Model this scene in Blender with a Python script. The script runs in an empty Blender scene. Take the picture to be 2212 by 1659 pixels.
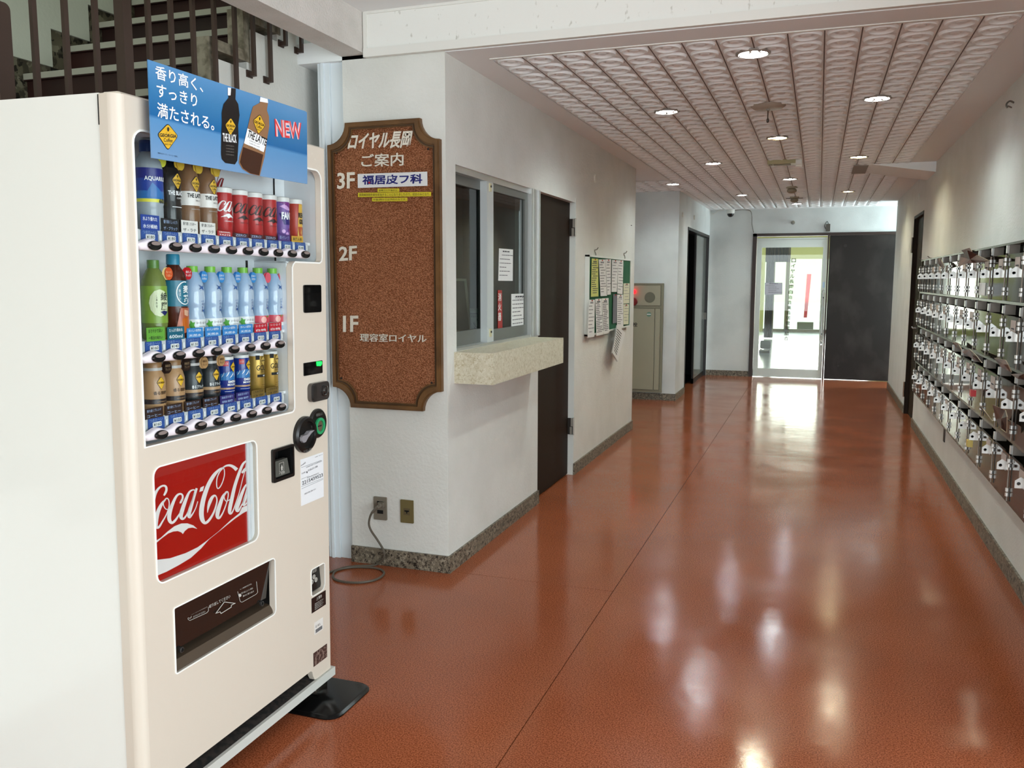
import bpy, math, random
from mathutils import Vector, Matrix
from mathutils.geometry import tessellate_polygon
random.seed(7)
C = bpy.context.scene.collection
SC = bpy.context.scene

# ------------------------------------------------------------------ camera, light, exposure
K = 1.41                                   # eye height in metres
F, YAW, PITCH, ROLL = 1859.5332, .34013, -.119942, .0013372
O = Vector((0, 0, K))
fw = Vector((-math.sin(YAW)*math.cos(PITCH), math.cos(YAW)*math.cos(PITCH), math.sin(PITCH)))
r0 = Vector((math.cos(YAW), math.sin(YAW), 0)); u0 = r0.cross(fw)
rt = r0*math.cos(ROLL)+u0*math.sin(ROLL); upv = -r0*math.sin(ROLL)+u0*math.cos(ROLL)
cam = bpy.data.cameras.new('camera'); camo = bpy.data.objects.new('camera', cam); C.objects.link(camo)
cam.sensor_fit = 'HORIZONTAL'; cam.sensor_width = 36; cam.lens = F/2212*36; cam.clip_end = 200; cam.clip_start = .02
camo.matrix_world = Matrix(((rt.x, upv.x, -fw.x, O.x), (rt.y, upv.y, -fw.y, O.y), (rt.z, upv.z, -fw.z, O.z), (0, 0, 0, 1)))
SC.camera = camo
SC.view_settings.view_transform = 'Standard'; SC.view_settings.look = 'None'
SC.view_settings.gamma = 1; SC.view_settings.use_curve_mapping = False
SC.view_settings.exposure = 0.82
SC.cycles.max_bounces = 8; SC.cycles.diffuse_bounces = 4; SC.cycles.glossy_bounces = 4
SC.cycles.transmission_bounces = 6; SC.cycles.transparent_max_bounces = 12
SC.cycles.caustics_reflective = True; SC.cycles.caustics_refractive = False
SC.cycles.sample_clamp_indirect = 8; SC.cycles.blur_glossy = .3

W = bpy.data.worlds.new('sky'); SC.world = W; W.use_nodes = True
bg = W.node_tree.nodes['Background']; bg.inputs[0].default_value = (.80, .95, 1.0, 1); bg.inputs[1].default_value = 1.0

def area(name, loc, rot, sx, sy, energy, col=(1, 1, 1), portal=False, spread=180):
    l = bpy.data.lights.new(name, 'AREA'); l.shape = 'RECTANGLE'; l.size = sx; l.size_y = sy
    l.energy = energy; l.color = col; l.spread = math.radians(spread)
    if portal: l.cycles.is_portal = True
    o = bpy.data.objects.new(name, l); C.objects.link(o); o.location = loc; o.rotation_euler = rot
    return o
# daylight through the glazed street entrance behind the camera, and the far doors
sun = bpy.data.lights.new('sun', 'SUN'); sun.energy = 2.2; sun.angle = .02; sun.color = (1, .98, .9)
suo = bpy.data.objects.new('sun', sun); C.objects.link(suo); suo.rotation_euler = Vector((.15, .5, -.86)).to_track_quat('-Z', 'Y').to_euler()
DAY = (.88, .96, 1)
area('entrance_daylight', (-1.0, -6.4, 1.35), (math.radians(124), 0, 0), 4.6, 2.4, 135, DAY)
area('side_fill_light', (3.4, .3, 1.3), (math.radians(122), 0, math.radians(84)), 4.4, 2.3, 118, DAY)  # added fill for the machine front, set at an assumed side opening
area('far_daylight', (-.4, 24.6, 1.3), (math.radians(-90), 0, 0), 3.4, 2.2, 90, (1, 1, .93))
area('recess_daylight', (2.3, 12.7, 1.4), (math.radians(90), 0, math.radians(90)), .7, 1.8, 34, (.80, .96, 1))
area('stairwell_light', (-2.95, 2.2, 4.95), (0, 0, 0), 1.1, 3.0, 16, (.88, 1, .90))  # unseen area light just under the closed stairwell roof

# ------------------------------------------------------------------ pixel -> place on a real plane
def ray(u, v): return fw+rt*((u-1106)/F)-upv*((v-829.5)/F)
def hit(u, v, ax, val):
    d = ray(u, v); i = 'xyz'.index(ax); return O+d*((val-O[i])/d[i])
def on(ax, val): return lambda u, v: hit(u, v, ax, val)
_rx, _ry, _rz = -.0043, .0109, .0031
MR = (Matrix.Rotation(_rz, 3, 'Z') @ Matrix.Rotation(_ry, 3, 'Y') @ Matrix.Rotation(_rx, 3, 'X'))
MO = Vector((-.9935*1.09*K, 1.0264*1.09*K, 0))
MRT = MR.transposed()
def mh(u, v, x=0.0):
    o = MRT @ (O-MO); d = MRT @ ray(u, v); return o+d*((x-o.x)/d.x)
def onm(x): return lambda u, v: mh(u, v, x)

# ------------------------------------------------------------------ materials
def lin(c):
    c = c/255.; return c/12.92 if c <= .04045 else ((c+.055)/1.055)**2.4
def L(c): return (lin(c[0]), lin(c[1]), lin(c[2]), 1)
MATS = {}
def mat(name, col, rough=.5, metal=0, spec=.5, emit=None, es=0, coat=0, bump=None, var=None, trans=0, ior=1.45, alpha=1):
    if name in MATS: return MATS[name]
    m = bpy.data.materials.new(name); MATS[name] = m; m.use_nodes = True
    nt = m.node_tree; b = nt.nodes['Principled BSDF']
    b.inputs['Base Color'].default_value = L(col); b.inputs['Roughness'].default_value = rough
    b.inputs['Metallic'].default_value = metal; b.inputs['Specular IOR Level'].default_value = spec
    b.inputs['Coat Weight'].default_value = coat; b.inputs['IOR'].default_value = ior
    b.inputs['Transmission Weight'].default_value = trans
    if emit: b.inputs['Emission Color'].default_value = L(emit); b.inputs['Emission Strength'].default_value = es
    if bump or var:
        tc = nt.nodes.new('ShaderNodeTexCoord')
    if var:                                   # (scale, colour2, detail, low, high)
        n = nt.nodes.new('ShaderNodeTexNoise'); n.inputs['Scale'].default_value = var[0]; n.inputs['Detail'].default_value = var[2]
        r = nt.nodes.new('ShaderNodeValToRGB'); r.color_ramp.elements[0].color = L(col); r.color_ramp.elements[1].color = L(var[1])
        r.color_ramp.elements[0].position = var[3]; r.color_ramp.elements[1].position = var[4]
        mp = nt.nodes.new('ShaderNodeMapping')
        if len(var) > 5: mp.inputs['Scale'].default_value = var[5]
        nt.links.new(tc.outputs['Object'], mp.inputs[0]); nt.links.new(mp.outputs[0], n.inputs['Vector'])
        nt.links.new(n.outputs[0], r.inputs[0]); nt.links.new(r.outputs[0], b.inputs['Base Color'])
    if bump:                                  # (scale, strength, distance[, mapping scale])
        n = nt.nodes.new('ShaderNodeTexNoise'); n.inputs['Scale'].default_value = bump[0]; n.inputs['Detail'].default_value = 3
        bp = nt.nodes.new('ShaderNodeBump'); bp.inputs['Strength'].default_value = bump[1]; bp.inputs['Distance'].default_value = bump[2]
        mp = nt.nodes.new('ShaderNodeMapping')
        if len(bump) > 3: mp.inputs['Scale'].default_value = bump[3]
        nt.links.new(tc.outputs['Object'], mp.inputs[0]); nt.links.new(mp.outputs[0], n.inputs['Vector'])
        nt.links.new(n.outputs[0], bp.inputs['Height']); nt.links.new(bp.outputs[0], b.inputs['Normal'])
    return m
def terrazzo(name, base, dark, pale, scale=55):
    if name in MATS: return MATS[name]
    m = mat(name, base, .45); nt = m.node_tree; b = nt.nodes['Principled BSDF']
    tc = nt.nodes.new('ShaderNodeTexCoord'); mp = nt.nodes.new('ShaderNodeMapping'); nt.links.new(tc.outputs['Object'], mp.inputs[0])
    ns = nt.nodes.new('ShaderNodeTexNoise'); ns.inputs['Scale'].default_value = scale*1.3
    mx = nt.nodes.new('ShaderNodeMixRGB'); mx.inputs[0].default_value = .03
    nt.links.new(mp.outputs[0], ns.inputs['Vector']); nt.links.new(mp.outputs[0], mx.inputs[1]); nt.links.new(ns.outputs['Color'], mx.inputs[2])
    v = nt.nodes.new('ShaderNodeTexVoronoi'); v.inputs['Scale'].default_value = scale; nt.links.new(mx.outputs[0], v.inputs['Vector'])
    sp = nt.nodes.new('ShaderNodeSeparateColor'); nt.links.new(v.outputs['Color'], sp.inputs[0])
    r = nt.nodes.new('ShaderNodeValToRGB'); r.color_ramp.interpolation = 'CONSTANT'
    e = r.color_ramp.elements; e[0].color = L(dark); e[0].position = 0; e[1].color = L(base); e[1].position = .13
    e2 = e.new(.6); e2.color = L(pale); e3 = e.new(.8); e3.color = L([(a+c)/2 for a, c in zip(base, dark)])
    nt.links.new(sp.outputs[0], r.inputs[0]); nt.links.new(r.outputs[0], b.inputs['Base Color'])
    return m
def glassm(name, tint=(255, 255, 255), rough=.0, ior=1.45):
    if name in MATS: return MATS[name]
    m = bpy.data.materials.new(name); MATS[name] = m; m.use_nodes = True; nt = m.node_tree; nt.nodes.clear()
    out = nt.nodes.new('ShaderNodeOutputMaterial'); mix = nt.nodes.new('ShaderNodeMixShader')
    tr = nt.nodes.new('ShaderNodeBsdfTransparent'); tr.inputs[0].default_value = L(tint)
    gl = nt.nodes.new('ShaderNodeBsdfGlossy'); gl.inputs['Roughness'].default_value = rough
    fr = nt.nodes.new('ShaderNodeFresnel')
    ge = nt.nodes.new('ShaderNodeNewGeometry'); mr = nt.nodes.new('ShaderNodeMapRange'); mr.inputs[3].default_value = ior; mr.inputs[4].default_value = 1/ior
    nt.links.new(ge.outputs['Backfacing'], mr.inputs[0]); nt.links.new(mr.outputs[0], fr.inputs[0])
    nt.links.new(fr.outputs[0], mix.inputs[0]); nt.links.new(tr.outputs[0], mix.inputs[1]); nt.links.new(gl.outputs[0], mix.inputs[2])
    nt.links.new(mix.outputs[0], out.inputs[0]); return m
def gradm(name, stops, axis, a, b_, rough=.4, space='Object'):
    """printed colour gradient along an axis of the object (ink on a sheet)"""
    m = mat(name, (128, 128, 128), rough); nt = m.node_tree; b = nt.nodes['Principled BSDF']
    tc = nt.nodes.new('ShaderNodeTexCoord'); s = nt.nodes.new('ShaderNodeSeparateXYZ'); nt.links.new(tc.outputs[space], s.inputs[0])
    mr = nt.nodes.new('ShaderNodeMapRange'); mr.inputs[1].default_value = a; mr.inputs[2].default_value = b_
    nt.links.new(s.outputs['XYZ'.index(axis)], mr.inputs[0]); r = nt.nodes.new('ShaderNodeValToRGB')
    e = r.color_ramp.elements; e[0].position = stops[0][0]; e[0].color = L(stops[0][1]); e[1].position = stops[-1][0]; e[1].color = L(stops[-1][1])
    for p, c in stops[1:-1]: q = e.new(p); q.color = L(c)
    nt.links.new(mr.outputs[0], r.inputs[0]); nt.links.new(r.outputs[0], b.inputs['Base Color']); return m

PLAS = mat('white_plaster', (222, 222, 216), .75, bump=(70, .35, .006), var=(4, (214, 214, 207), 4, .35, .7))
PLASB = mat('white_plaster_back', (222, 226, 224), .7, bump=(70, .3, .005), var=(2.2, (204, 208, 206), 3, .4, .72))
PLASBEAM = mat('rough_white_plaster', (214, 208, 202), .8, bump=(110, .6, .008), var=(9, (203, 198, 191), 4, .35, .7))
CEIL = mat('ceiling_paint', (236, 238, 238), .8, bump=(60, .1, .002))
TILE = mat('embossed_ceiling_tile', (244, 246, 246), .7)
LINT = mat('pitted_white_board', (232, 232, 226), .7, var=(48, (196, 194, 184), 2, .66, .76, (1, 1, .5)), bump=(40, .25, .004))
WHITE = mat('white_trim_paint', (226, 225, 218), .45)
TERR = terrazzo('terrazzo', (118, 108, 92), (38, 32, 26), (150, 140, 122), 105)
TERRL = terrazzo('pale_terrazzo', (150, 146, 126), (96, 90, 72), (172, 168, 148), 90)
DARK = mat('black_gap', (12, 11, 10), .8)
BLACK = mat('black_plastic', (18, 18, 18), .3)
BROWN = mat('dark_brown_paint', (36, 23, 12), .55, spec=.15)
ALU = mat('aluminium', (196, 198, 196), .35, metal=.75)
CHROME = mat('chrome', (225, 225, 222), .15, metal=1)
PAPER = mat('white_paper', (228, 228, 226), .7)
INK = mat('grey_ink', (70, 70, 74), .8)
INKD = mat('black_ink', (24, 24, 26), .7)

# ------------------------------------------------------------------ mesh building
class MB:
    def __init__(s): s.v = []; s.f = []; s.m = []
    def add(s, vs, fs, mi=0):
        n = len(s.v); s.v += [Vector(p) for p in vs]; s.f += [tuple(i+n for i in f) for f in fs]; s.m += [mi]*len(fs); return s
    def box(s, x0, x1, y0, y1, z0, z1, mi=0):
        return s.add([(x, y, z) for x in (x0, x1) for y in (y0, y1) for z in (z0, z1)],
                     [(0, 1, 3, 2), (4, 6, 7, 5), (0, 4, 5, 1), (2, 3, 7, 6), (0, 2, 6, 4), (1, 5, 7, 3)], mi)
    def hexa(s, a, b, mi=0):        # two matching quads
        return s.add(list(a)+list(b), [(0, 1, 2, 3), (7, 6, 5, 4), (0, 4, 5, 1), (1, 5, 6, 2), (2, 6, 7, 3), (3, 7, 4, 0)], mi)
    def prism(s, poly, ax, a, b, mi=0, holes=(), mi_side=None):
        loops = [list(poly)]+[list(h) for h in holes]
        def P(p, t): return {'x': (t, p[0], p[1]), 'y': (p[0], t, p[1]), 'z': (p[0], p[1], t)}[ax]
        flat = [p for l in loops for p in l]; n = len(flat)
        tris = tessellate_polygon([[Vector((p[0], p[1], 0)) for p in l] for l in loops])
        fs = [tuple(t) for t in tris]
        s.add([P(p, a) for p in flat]+[P(p, b) for p in flat], fs+[tuple(i+n for i in reversed(t)) for t in tris], mi)
        base = len(s.v)-2*n; k = 0
        for l in loops:
            m = len(l)
            for i in range(m):
                j = (i+1) % m
                s.f.append((base+k+i, base+k+j, base+n+k+j, base+n+k+i)); s.m.append(mi if mi_side is None else mi_side)
            k += m
        return s
    def lathe(s, prof, c=(0, 0, 0), n=20, mi=0, mis=None, ax='z'):
        vs = []; fs = []; ms = []
        for r, z in prof:
            for i in range(n):
                a = 2*math.pi*i/n; p = (r*math.cos(a), r*math.sin(a), z)
                p = {'z': p, 'x': (p[2], p[0], p[1]), 'y': (p[0], p[2], p[1])}[ax]
                vs.append((c[0]+p[0], c[1]+p[1], c[2]+p[2]))
        for k in range(len(prof)-1):
            for i in range(n):
                j = (i+1) % n; fs.append((k*n+i, k*n+j, (k+1)*n+j, (k+1)*n+i)); ms.append(mis[k] if mis else mi)
        b = len(s.v); s.add(vs, fs, mi); s.m[-len(fs):] = ms
        if prof[0][0] > 1e-5: s.f.append(tuple(b+i for i in reversed(range(n)))); s.m.append(mis[0] if mis else mi)
        if prof[-1][0] > 1e-5: s.f.append(tuple(b+(len(prof)-1)*n+i for i in range(n))); s.m.append(mis[-1] if mis else mi)
        return s
    def tube(s, pts, r, n=8, mi=0, closed=False):
        pts = [Vector(p) for p in pts]; vs = []; fs = []; m = len(pts)
        up = Vector((0, 0, 1)); prev = None
        for i, p in enumerate(pts):
            t = (pts[min(i+1, m-1)]-pts[max(i-1, 0)]).normalized()
            if prev is None:
                a = t.cross(up) if abs(t.z) < .95 else t.cross(Vector((1, 0, 0)))
            else: a = prev-t*prev.dot(t)
            a.normalize(); b = t.cross(a); prev = a; rr = r[i] if isinstance(r, (list, tuple)) else r
            vs += [p+a*(rr*math.cos(2*math.pi*k/n))+b*(rr*math.sin(2*math.pi*k/n)) for k in range(n)]
        for i in range(m-1):
            for k in range(n): fs.append((i*n+k, i*n+(k+1) % n, (i+1)*n+(k+1) % n, (i+1)*n+k))
        fs += [tuple(reversed(range(n))), tuple((m-1)*n+k for k in range(n))]
        return s.add(vs, fs, mi)
    def quad(s, a, b, c, d, mi=0): return s.add([a, b, c, d], [(0, 1, 2, 3)], mi)
    def flat(s, poly3, mi=0):       # planar polygon, any outline
        t = tessellate_polygon([[Vector(p) for p in poly3]]); return s.add(poly3, [tuple(x) for x in t], mi)
    def slab(s, poly3, d, mi=0):    # planar polygon with thickness vector d
        d = Vector(d); n = len(poly3); t = tessellate_polygon([[Vector(p) for p in poly3]])
        return s.add([Vector(p) for p in poly3]+[Vector(p)+d for p in poly3], [tuple(x) for x in t]+[tuple(i+n for i in reversed(x)) for x in t]
                     + [(i, (i+1) % n, (i+1) % n+n, i+n) for i in range(n)], mi)
    def text(s, body, fn, mi=0, bold=0, font=None):
        vs, fs = glyphs(body, bold); return s.add([fn(x, y) for x, y in vs], fs, mi)
GC = {}
def glyphs(body, bold=0):
    k = (body, bold)
    if k not in GC:
        c = bpy.data.curves.new('t', 'FONT'); c.body = body; c.resolution_u = 2 if bold >= 0 else 1; c.offset = abs(bold)
        o = bpy.data.objects.new('t', c); m = bpy.data.meshes.new_from_object(o)
        xs = [v.co.x for v in m.vertices]; ys = [v.co.y for v in m.vertices]
        a, b, c0, d = min(xs), max(xs), min(ys), max(ys)
        GC[k] = ([((v.co.x-a)/(b-a), (v.co.y-c0)/(d-c0)) for v in m.vertices], [tuple(p.vertices) for p in m.polygons])
        bpy.data.objects.remove(o); bpy.data.curves.remove(c); bpy.data.meshes.remove(m)
    return GC[k]
def fq(bl, br, tl, fn, eps=(0, 0, 0)):     # text frame from three pixels on a plane
    a, b, c = fn(*bl), fn(*br), fn(*tl); e = Vector(eps)
    return lambda x, y: a+(b-a)*x+(c-a)*y+e
def fr(o, w, h):                            # text frame from origin and two vectors
    o, w, h = Vector(o), Vector(w), Vector(h); return lambda x, y: o+w*x+h*y
def rrect(x0, x1, y0, y1, r, n=5):
    o = []
    rs = r if isinstance(r, (list, tuple)) else [r]*4
    for (cx, cy, a0), q in zip(((x1, y1, 0), (x0, y1, 90), (x0, y0, 180), (x1, y0, 270)), rs):
        sx = -1 if cx == x1 else 1; sy = -1 if cy == y1 else 1
        for i in range(n+1):
            a = math.radians(a0+90*i/n); o.append((cx+sx*q+q*math.cos(a), cy+sy*q+q*math.sin(a)))
    return o
WL = {}
def wl(o): return WL.get(o.name, Vector((0, 0, 0)))
def obj(name, mb, mats, parent=None, smooth=False, local=False, kind=None, loc=None):
    me = bpy.data.meshes.new(name)
    off = Vector((0, 0, 0)) if (local or parent is None) else wl(parent)
    if loc is not None and not local: off = off+Vector(loc)
    me.from_pydata([v-off for v in mb.v], [], mb.f)
    if not isinstance(mats, (list, tuple)): mats = [mats]
    for m in mats: me.materials.append(m)
    me.polygons.foreach_set('material_index', mb.m)
    if smooth:
        me.polygons.foreach_set('use_smooth', [True]*len(me.polygons))
        try: me.set_sharp_from_angle(angle=math.radians(40))
        except Exception: pass
    me.update()
    o = bpy.data.objects.new(name, me); C.objects.link(o)
    if parent: o.parent = parent
    if loc is not None: o.location = Vector(loc)
    WL[o.name] = (wl(parent) if parent else Vector((0, 0, 0)))+(Vector(loc) if loc is not None else Vector((0, 0, 0)))
    if kind: o['kind'] = kind
    return o
def tag(o, label=None, cat=None, group=None, kind=None):
    if label: o['label'] = label
    if cat: o['category'] = cat
    if group: o['group'] = group
    if kind: o['kind'] = kind
    return o
def thing(name, loc, label, cat, group=None, kind=None):
    o = bpy.data.objects.new(name, None); o.empty_display_size = .05; C.objects.link(o); o.location = loc
    WL[o.name] = Vector(loc); return tag(o, label, cat, group, kind)
def one(name, mb, mats, label, cat, group=None, kind=None, smooth=False):
    return tag(obj(name, mb, mats, smooth=smooth), label, cat, group, kind)
def inst(src, parent, loc=None, rot=None):
    c = src.copy(); C.objects.link(c); c.parent = parent
    if loc is not None: c.location = loc
    if rot is not None: c.rotation_euler = rot
    return c
# ------------------------------------------------------------------ the setting
XL, YC, H, YE, X2, YF, YB, XR = -1.636, 3.707, 2.433, 8.053, -1.548, 10.135, 13.114, .914
YR = 12.31; HN = 2.636; XS = -2.408; XW = -3.576; YN = -6.5

# floor: glossy red vinyl sheets with open joints over a substrate
FLOOR = mat('red_vinyl_floor', (172, 80, 50), .17, spec=.36)
def floor_nodes():
    m = FLOOR; nt = m.node_tree; b = nt.nodes['Principled BSDF']; N = nt.nodes.new; LK = nt.links.new
    tc = N('ShaderNodeTexCoord')
    def noise(sc, det): n = N('ShaderNodeTexNoise'); n.inputs['Scale'].default_value = sc; n.inputs['Detail'].default_value = det; LK(tc.outputs['Object'], n.inputs['Vector']); return n
    a = noise(210, 3); r = N('ShaderNodeValToRGB'); r.color_ramp.elements[0].position = .38; r.color_ramp.elements[1].position = .62
    r.color_ramp.elements[0].color = L((122, 60, 34)); r.color_ramp.elements[1].color = L((178, 102, 66)); LK(a.outputs[0], r.inputs[0])
    w = noise(1.6, 4); r2 = N('ShaderNodeValToRGB'); r2.color_ramp.elements[0].position = .35; r2.color_ramp.elements[1].position = .7
    r2.color_ramp.elements[0].color = (.86, .84, .83, 1); r2.color_ramp.elements[1].color = (1, 1, 1, 1); LK(w.outputs[0], r2.inputs[0])
    mx = N('ShaderNodeMixRGB'); mx.blend_type = 'MULTIPLY'; mx.inputs[0].default_value = 1
    LK(r.outputs[0], mx.inputs[1]); LK(r2.outputs[0], mx.inputs[2]); LK(mx.outputs[0], b.inputs['Base Color'])
    q = noise(2.3, 5); r3 = N('ShaderNodeMapRange'); r3.inputs[1].default_value = .3; r3.inputs[2].default_value = .7
    r3.inputs[3].default_value = .10; r3.inputs[4].default_value = .21; LK(q.outputs[0], r3.inputs[0]); LK(r3.outputs[0], b.inputs['Roughness'])
    h1 = noise(7, 2); h2 = noise(170, 2); bp = N('ShaderNodeBump'); bp.inputs['Strength'].default_value = .28; bp.inputs['Distance'].default_value = .003
    bp2 = N('ShaderNodeBump'); bp2.inputs['Strength'].default_value = .10; bp2.inputs['Distance'].default_value = .0008
    LK(h1.outputs[0], bp.inputs['Height']); LK(h2.outputs[0], bp2.inputs['Height']); LK(bp.outputs[0], bp2.inputs['Normal']); LK(bp2.outputs[0], b.inputs['Normal'])
floor_nodes()
fl = one('floor', MB().box(-3.7, 3.5, YN, YB, -.12, -.006), mat('floor_joint', (58, 26, 16), .8), 'terracotta red glossy vinyl floor of the corridor', 'floor', kind='structure')
XSM = -.828; g = .0016
for a, b, c, d in ((-3.6, XSM, YN, YC+.02), (-3.6, XSM, YC+.02, 9.6), (-3.6, XSM, 9.6, YB), (XSM, 3.5, YN, 7.2), (XSM, 2.4, 7.2, YB)):
    obj('vinyl_sheet', MB().box(a+g, b-g, c+g, d-g, -.006, 0), FLOOR, fl)

# left corridor wall with window and door openings
wt = .15; WY0, WY1, WZ0, WZ1 = 3.82, 4.985, 1.07, 1.952; DY0, DY1, DZ = 5.11, 5.955, 1.956
outl = [(YC, 0), (DY0, 0), (DY0, DZ), (DY1, DZ), (DY1, 0), (YE, 0), (YE, H), (YC, H)]
wlft = one('wall_left', MB().prism(outl, 'x', XL-wt, XL, holes=[[(WY0, WZ0), (WY1+.125, WZ0), (WY1+.125, WZ1), (WY0, WZ1)]]), PLAS,
           'white textured plaster corridor wall holding the service window and brown door', 'wall', kind='structure')
one('wall_front', MB().box(-2.165, XL-wt, YC, YC+.12, 0, HN).box(XL-wt, XL-.0005, YC+.0001, YC+.1, H, HN), PLAS, 'white plaster wall face behind the copper directory sign', 'wall', kind='structure')
one('wall_end', MB().box(-3.3, XL-wt, YE-.12, YE, 0, H), PLAS, 'white end wall of the office beside the side recess', 'wall', kind='structure')
one('wall_recess', MB().box(-4.0, X2, YF, YF+.12, 0, H), PLASB, 'white plaster wall around the cream hydrant cabinet', 'wall', kind='structure')
one('wall_recess_side', MB().box(-4.1, -4.0, YE-.2, YF+.12, 0, H), PLASB, 'white plaster wall closing the side recess on the left', 'wall', kind='structure')
D2Y0, D2Y1, D2Z = 10.86, 13.04, 2.066
o2 = [(YF+.12, 0), (D2Y0, 0), (D2Y0, D2Z), (D2Y1, D2Z), (D2Y1, 0), (YB, 0), (YB, H), (YF+.12, H)]
one('wall_left_far', MB().prism(o2, 'x', X2-.12, X2), PLASB, 'white wall around the dark far side doorway', 'wall', kind='structure')
# right wall with door
RY0, RY1, RZ = 9.13, 10.0, 2.075
o3 = [(2.6, 0), (RY0, 0), (RY0, RZ), (RY1, RZ), (RY1, 0), (YR, 0), (YR, HN), (2.6, HN)]
one('wall_right', MB().prism(o3, 'x', XR, XR+.15), PLAS, 'white plaster wall carrying the mailboxes on the right', 'wall', kind='structure')
one('wall_recess_right', MB().box(XR+.15, 2.45, YR-.1, YR, 0, H).box(2.35, 2.45, YR, YB, 0, .5).box(2.35, 2.45, YR, YB, 2.2, H), PLASB,
    'white wall of the daylit side passage past the right wall', 'wall', kind='structure')
# back wall with the door opening
GX0, GX1 = -.929, .12
one('wall_back', MB().prism([(-1.7, 0), (GX0, 0), (GX0, 2.085), (1.02, 2.085), (1.02, 0), (2.5, 0), (2.5, H), (-1.7, H)], 'y', YB, YB+.16), PLASB,
    'pale back wall above and left of the sliding glass door', 'wall', kind='structure')
# stairwell walls
one('wall_stair', MB().box(XW-.1, XW, YN, 5.0, 0, 5.0).box(XW, -2.2, 4.9, 5.0, 2.44, 5.0).box(XS-.0, -2.16, YC+.1, 5, HN, 5.0), mat('stair_wall_plaster', (190, 192, 176), .75, bump=(60, .25, .004)),
    'greenish white plaster wall beside the staircase', 'wall', kind='structure')
one('wall_stair_upper', MB().box(-2.165, -2.05, YN, YC+.1, HN+.1, 5.0).box(XW, -2.05, YN-.05, YN, 2.5, 5).box(XW-.1, -2.05, YN, 5.0, 5.0, 5.1), PLAS, 'upper stairwell enclosure wall', 'wall', kind='structure')

# ceilings
one('ceiling_entrance', MB().box(-2.05, 3.5, YN, YC, HN, HN+.1), CEIL, 'plain pale ceiling of the entrance hall above the white beam', 'ceiling', kind='structure')
cl = one('ceiling', MB().box(-4.1, 2.45, YC+.0, YB+.1, H+.006, H+.1), CEIL, 'corridor ceiling of embossed tiles with a flat painted border', 'ceiling', kind='structure')
TX0, TX1 = -1.487, .706; TY0, TYE = 3.883, 12.95
nx = 15; px_ = .1467; py_ = .1617
# flat painted border sheets, proud of the recessed tile field
B = MB()
B.box(XL, XR, YC+.0, TY0, H, H+.02).box(XL, TX0, TY0, 9.02, H, H+.02).box(TX1, XR, TY0, YR, H, H+.02).box(X2, TX0+.0, 10.2, YB, H, H+.02).box(TX0, 2.4, TYE, YB, H, H+.02).box(TX1, 2.4, YR, TYE, H, H+.02).box(-4.0, XL, YE, 9.02, H, H+.02)
obj('ceiling_border', B, CEIL, cl)
obj('ceiling_bead', MB().box(TX0, TX1, TY0-.004, TY0+.012, H-.004, H).box(-3.6, TX0, 9.02, 9.032, H-.004, H), WHITE, cl)
def tile_mb():
    m = MB(); n = 20; hx, hy = px_/2-.003, py_/2-.0012; z0 = 0
    rings = [(.0, -.004), (.012, -.006), (.019, -.005), (.024, .005), (.031, .006), (.040, -.001), (.050, -.010), (.060, -.009), (.0665, .002)]
    sy = 1.06
    for k, (r, z) in enumerate(rings):
        if k == 0: m.v.append(Vector((0, 0, z)))
        else: m.v += [Vector((r*math.cos(2*math.pi*(i+.5)/n), r*sy*math.sin(2*math.pi*(i+.5)/n), z)) for i in range(n)]
    for i in range(n): m.f.append((0, 1+(i+1) % n, 1+i)); m.m.append(0)
    for k in range(1, len(rings)-1):
        for i in range(n):
            a = 1+(k-1)*n; b = 1+k*n; m.f.append((a+i, a+(i+1) % n, b+(i+1) % n, b+i)); m.m.append(0)
    e = len(m.v); last = 1+(len(rings)-2)*n
    for i in range(n):
        a = 2*math.pi*(i+.5)/n; c, s = math.cos(a), math.sin(a); q = min(hx/abs(c) if c else 9, hy/abs(s) if s else 9); m.v.append(Vector((c*q, s*q, -.0015)))
    for i in range(n): m.f.append((last+i, last+(i+1) % n, e+(i+1) % n, e+i)); m.m.append(0)
    # true corners
    for sx_, sy_ in ((1, 1), (-1, 1), (-1, -1), (1, -1)):
        ks = [i for i in range(n) if (m.v[e+i].x*sx_ > 0 and m.v[e+i].y*sy_ > 0)]
        full = sorted(ks, key=lambda i: math.atan2(m.v[e+i].y, m.v[e+i].x))
        for a, b in zip(full, full[1:]):
            if abs(abs(m.v[e+a].x)-hx) < 1e-6 and abs(abs(m.v[e+b].y)-hy) < 1e-6 or abs(abs(m.v[e+a].y)-hy) < 1e-6 and abs(abs(m.v[e+b].x)-hx) < 1e-6:
                m.v.append(Vector((hx*sx_, hy*sy_, -.0015))); m.f.append((e+a, e+b, len(m.v)-1)); m.m.append(0)
    return m
tm = tile_mb()
LIGHTS = [(-.323, 4.177), (.267, 5.402), (-.916, 5.403), (-.325, 6.63), (.268, 7.853), (-.916, 7.866), (-.321, 9.314), (-1.51, 9.397), (.272, 10.8), (-.916, 10.86), (-.32, 12.3)]
cells = []
for r in range(56):
    for c in range(nx):
        x, y = TX0+px_*(c+.5), TY0+.012+py_*(r+.5)
        if y > TYE: continue
        if .37 < x < .95 and 8.37 < y < 9.1: continue
        cells.append((x, y))
for r in range(7):
    for c in range(8): cells.append((TX0-px_*(c+.5), 9.11+py_*(r+.5)))
ct0 = None; rest = MB()
for k, (x, y) in enumerate(cells):
    if any((x-a)**2+(y-b)**2 < .035**2 for a, b in LIGHTS): pass
    if k < 300:
        if ct0 is None: ct0 = obj('ceiling_tile', tm, TILE, cl, smooth=True, local=True, loc=(x, y, H+.004))
        else: inst(ct0, cl, (x, y, H+.004))
    else: rest.add([(v.x+x, v.y+y, v.z+H+.004) for v in tm.v], tm.f)
obj('ceiling_tile_field', rest, TILE, cl, smooth=True, kind='stuff')
strips = MB()
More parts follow.
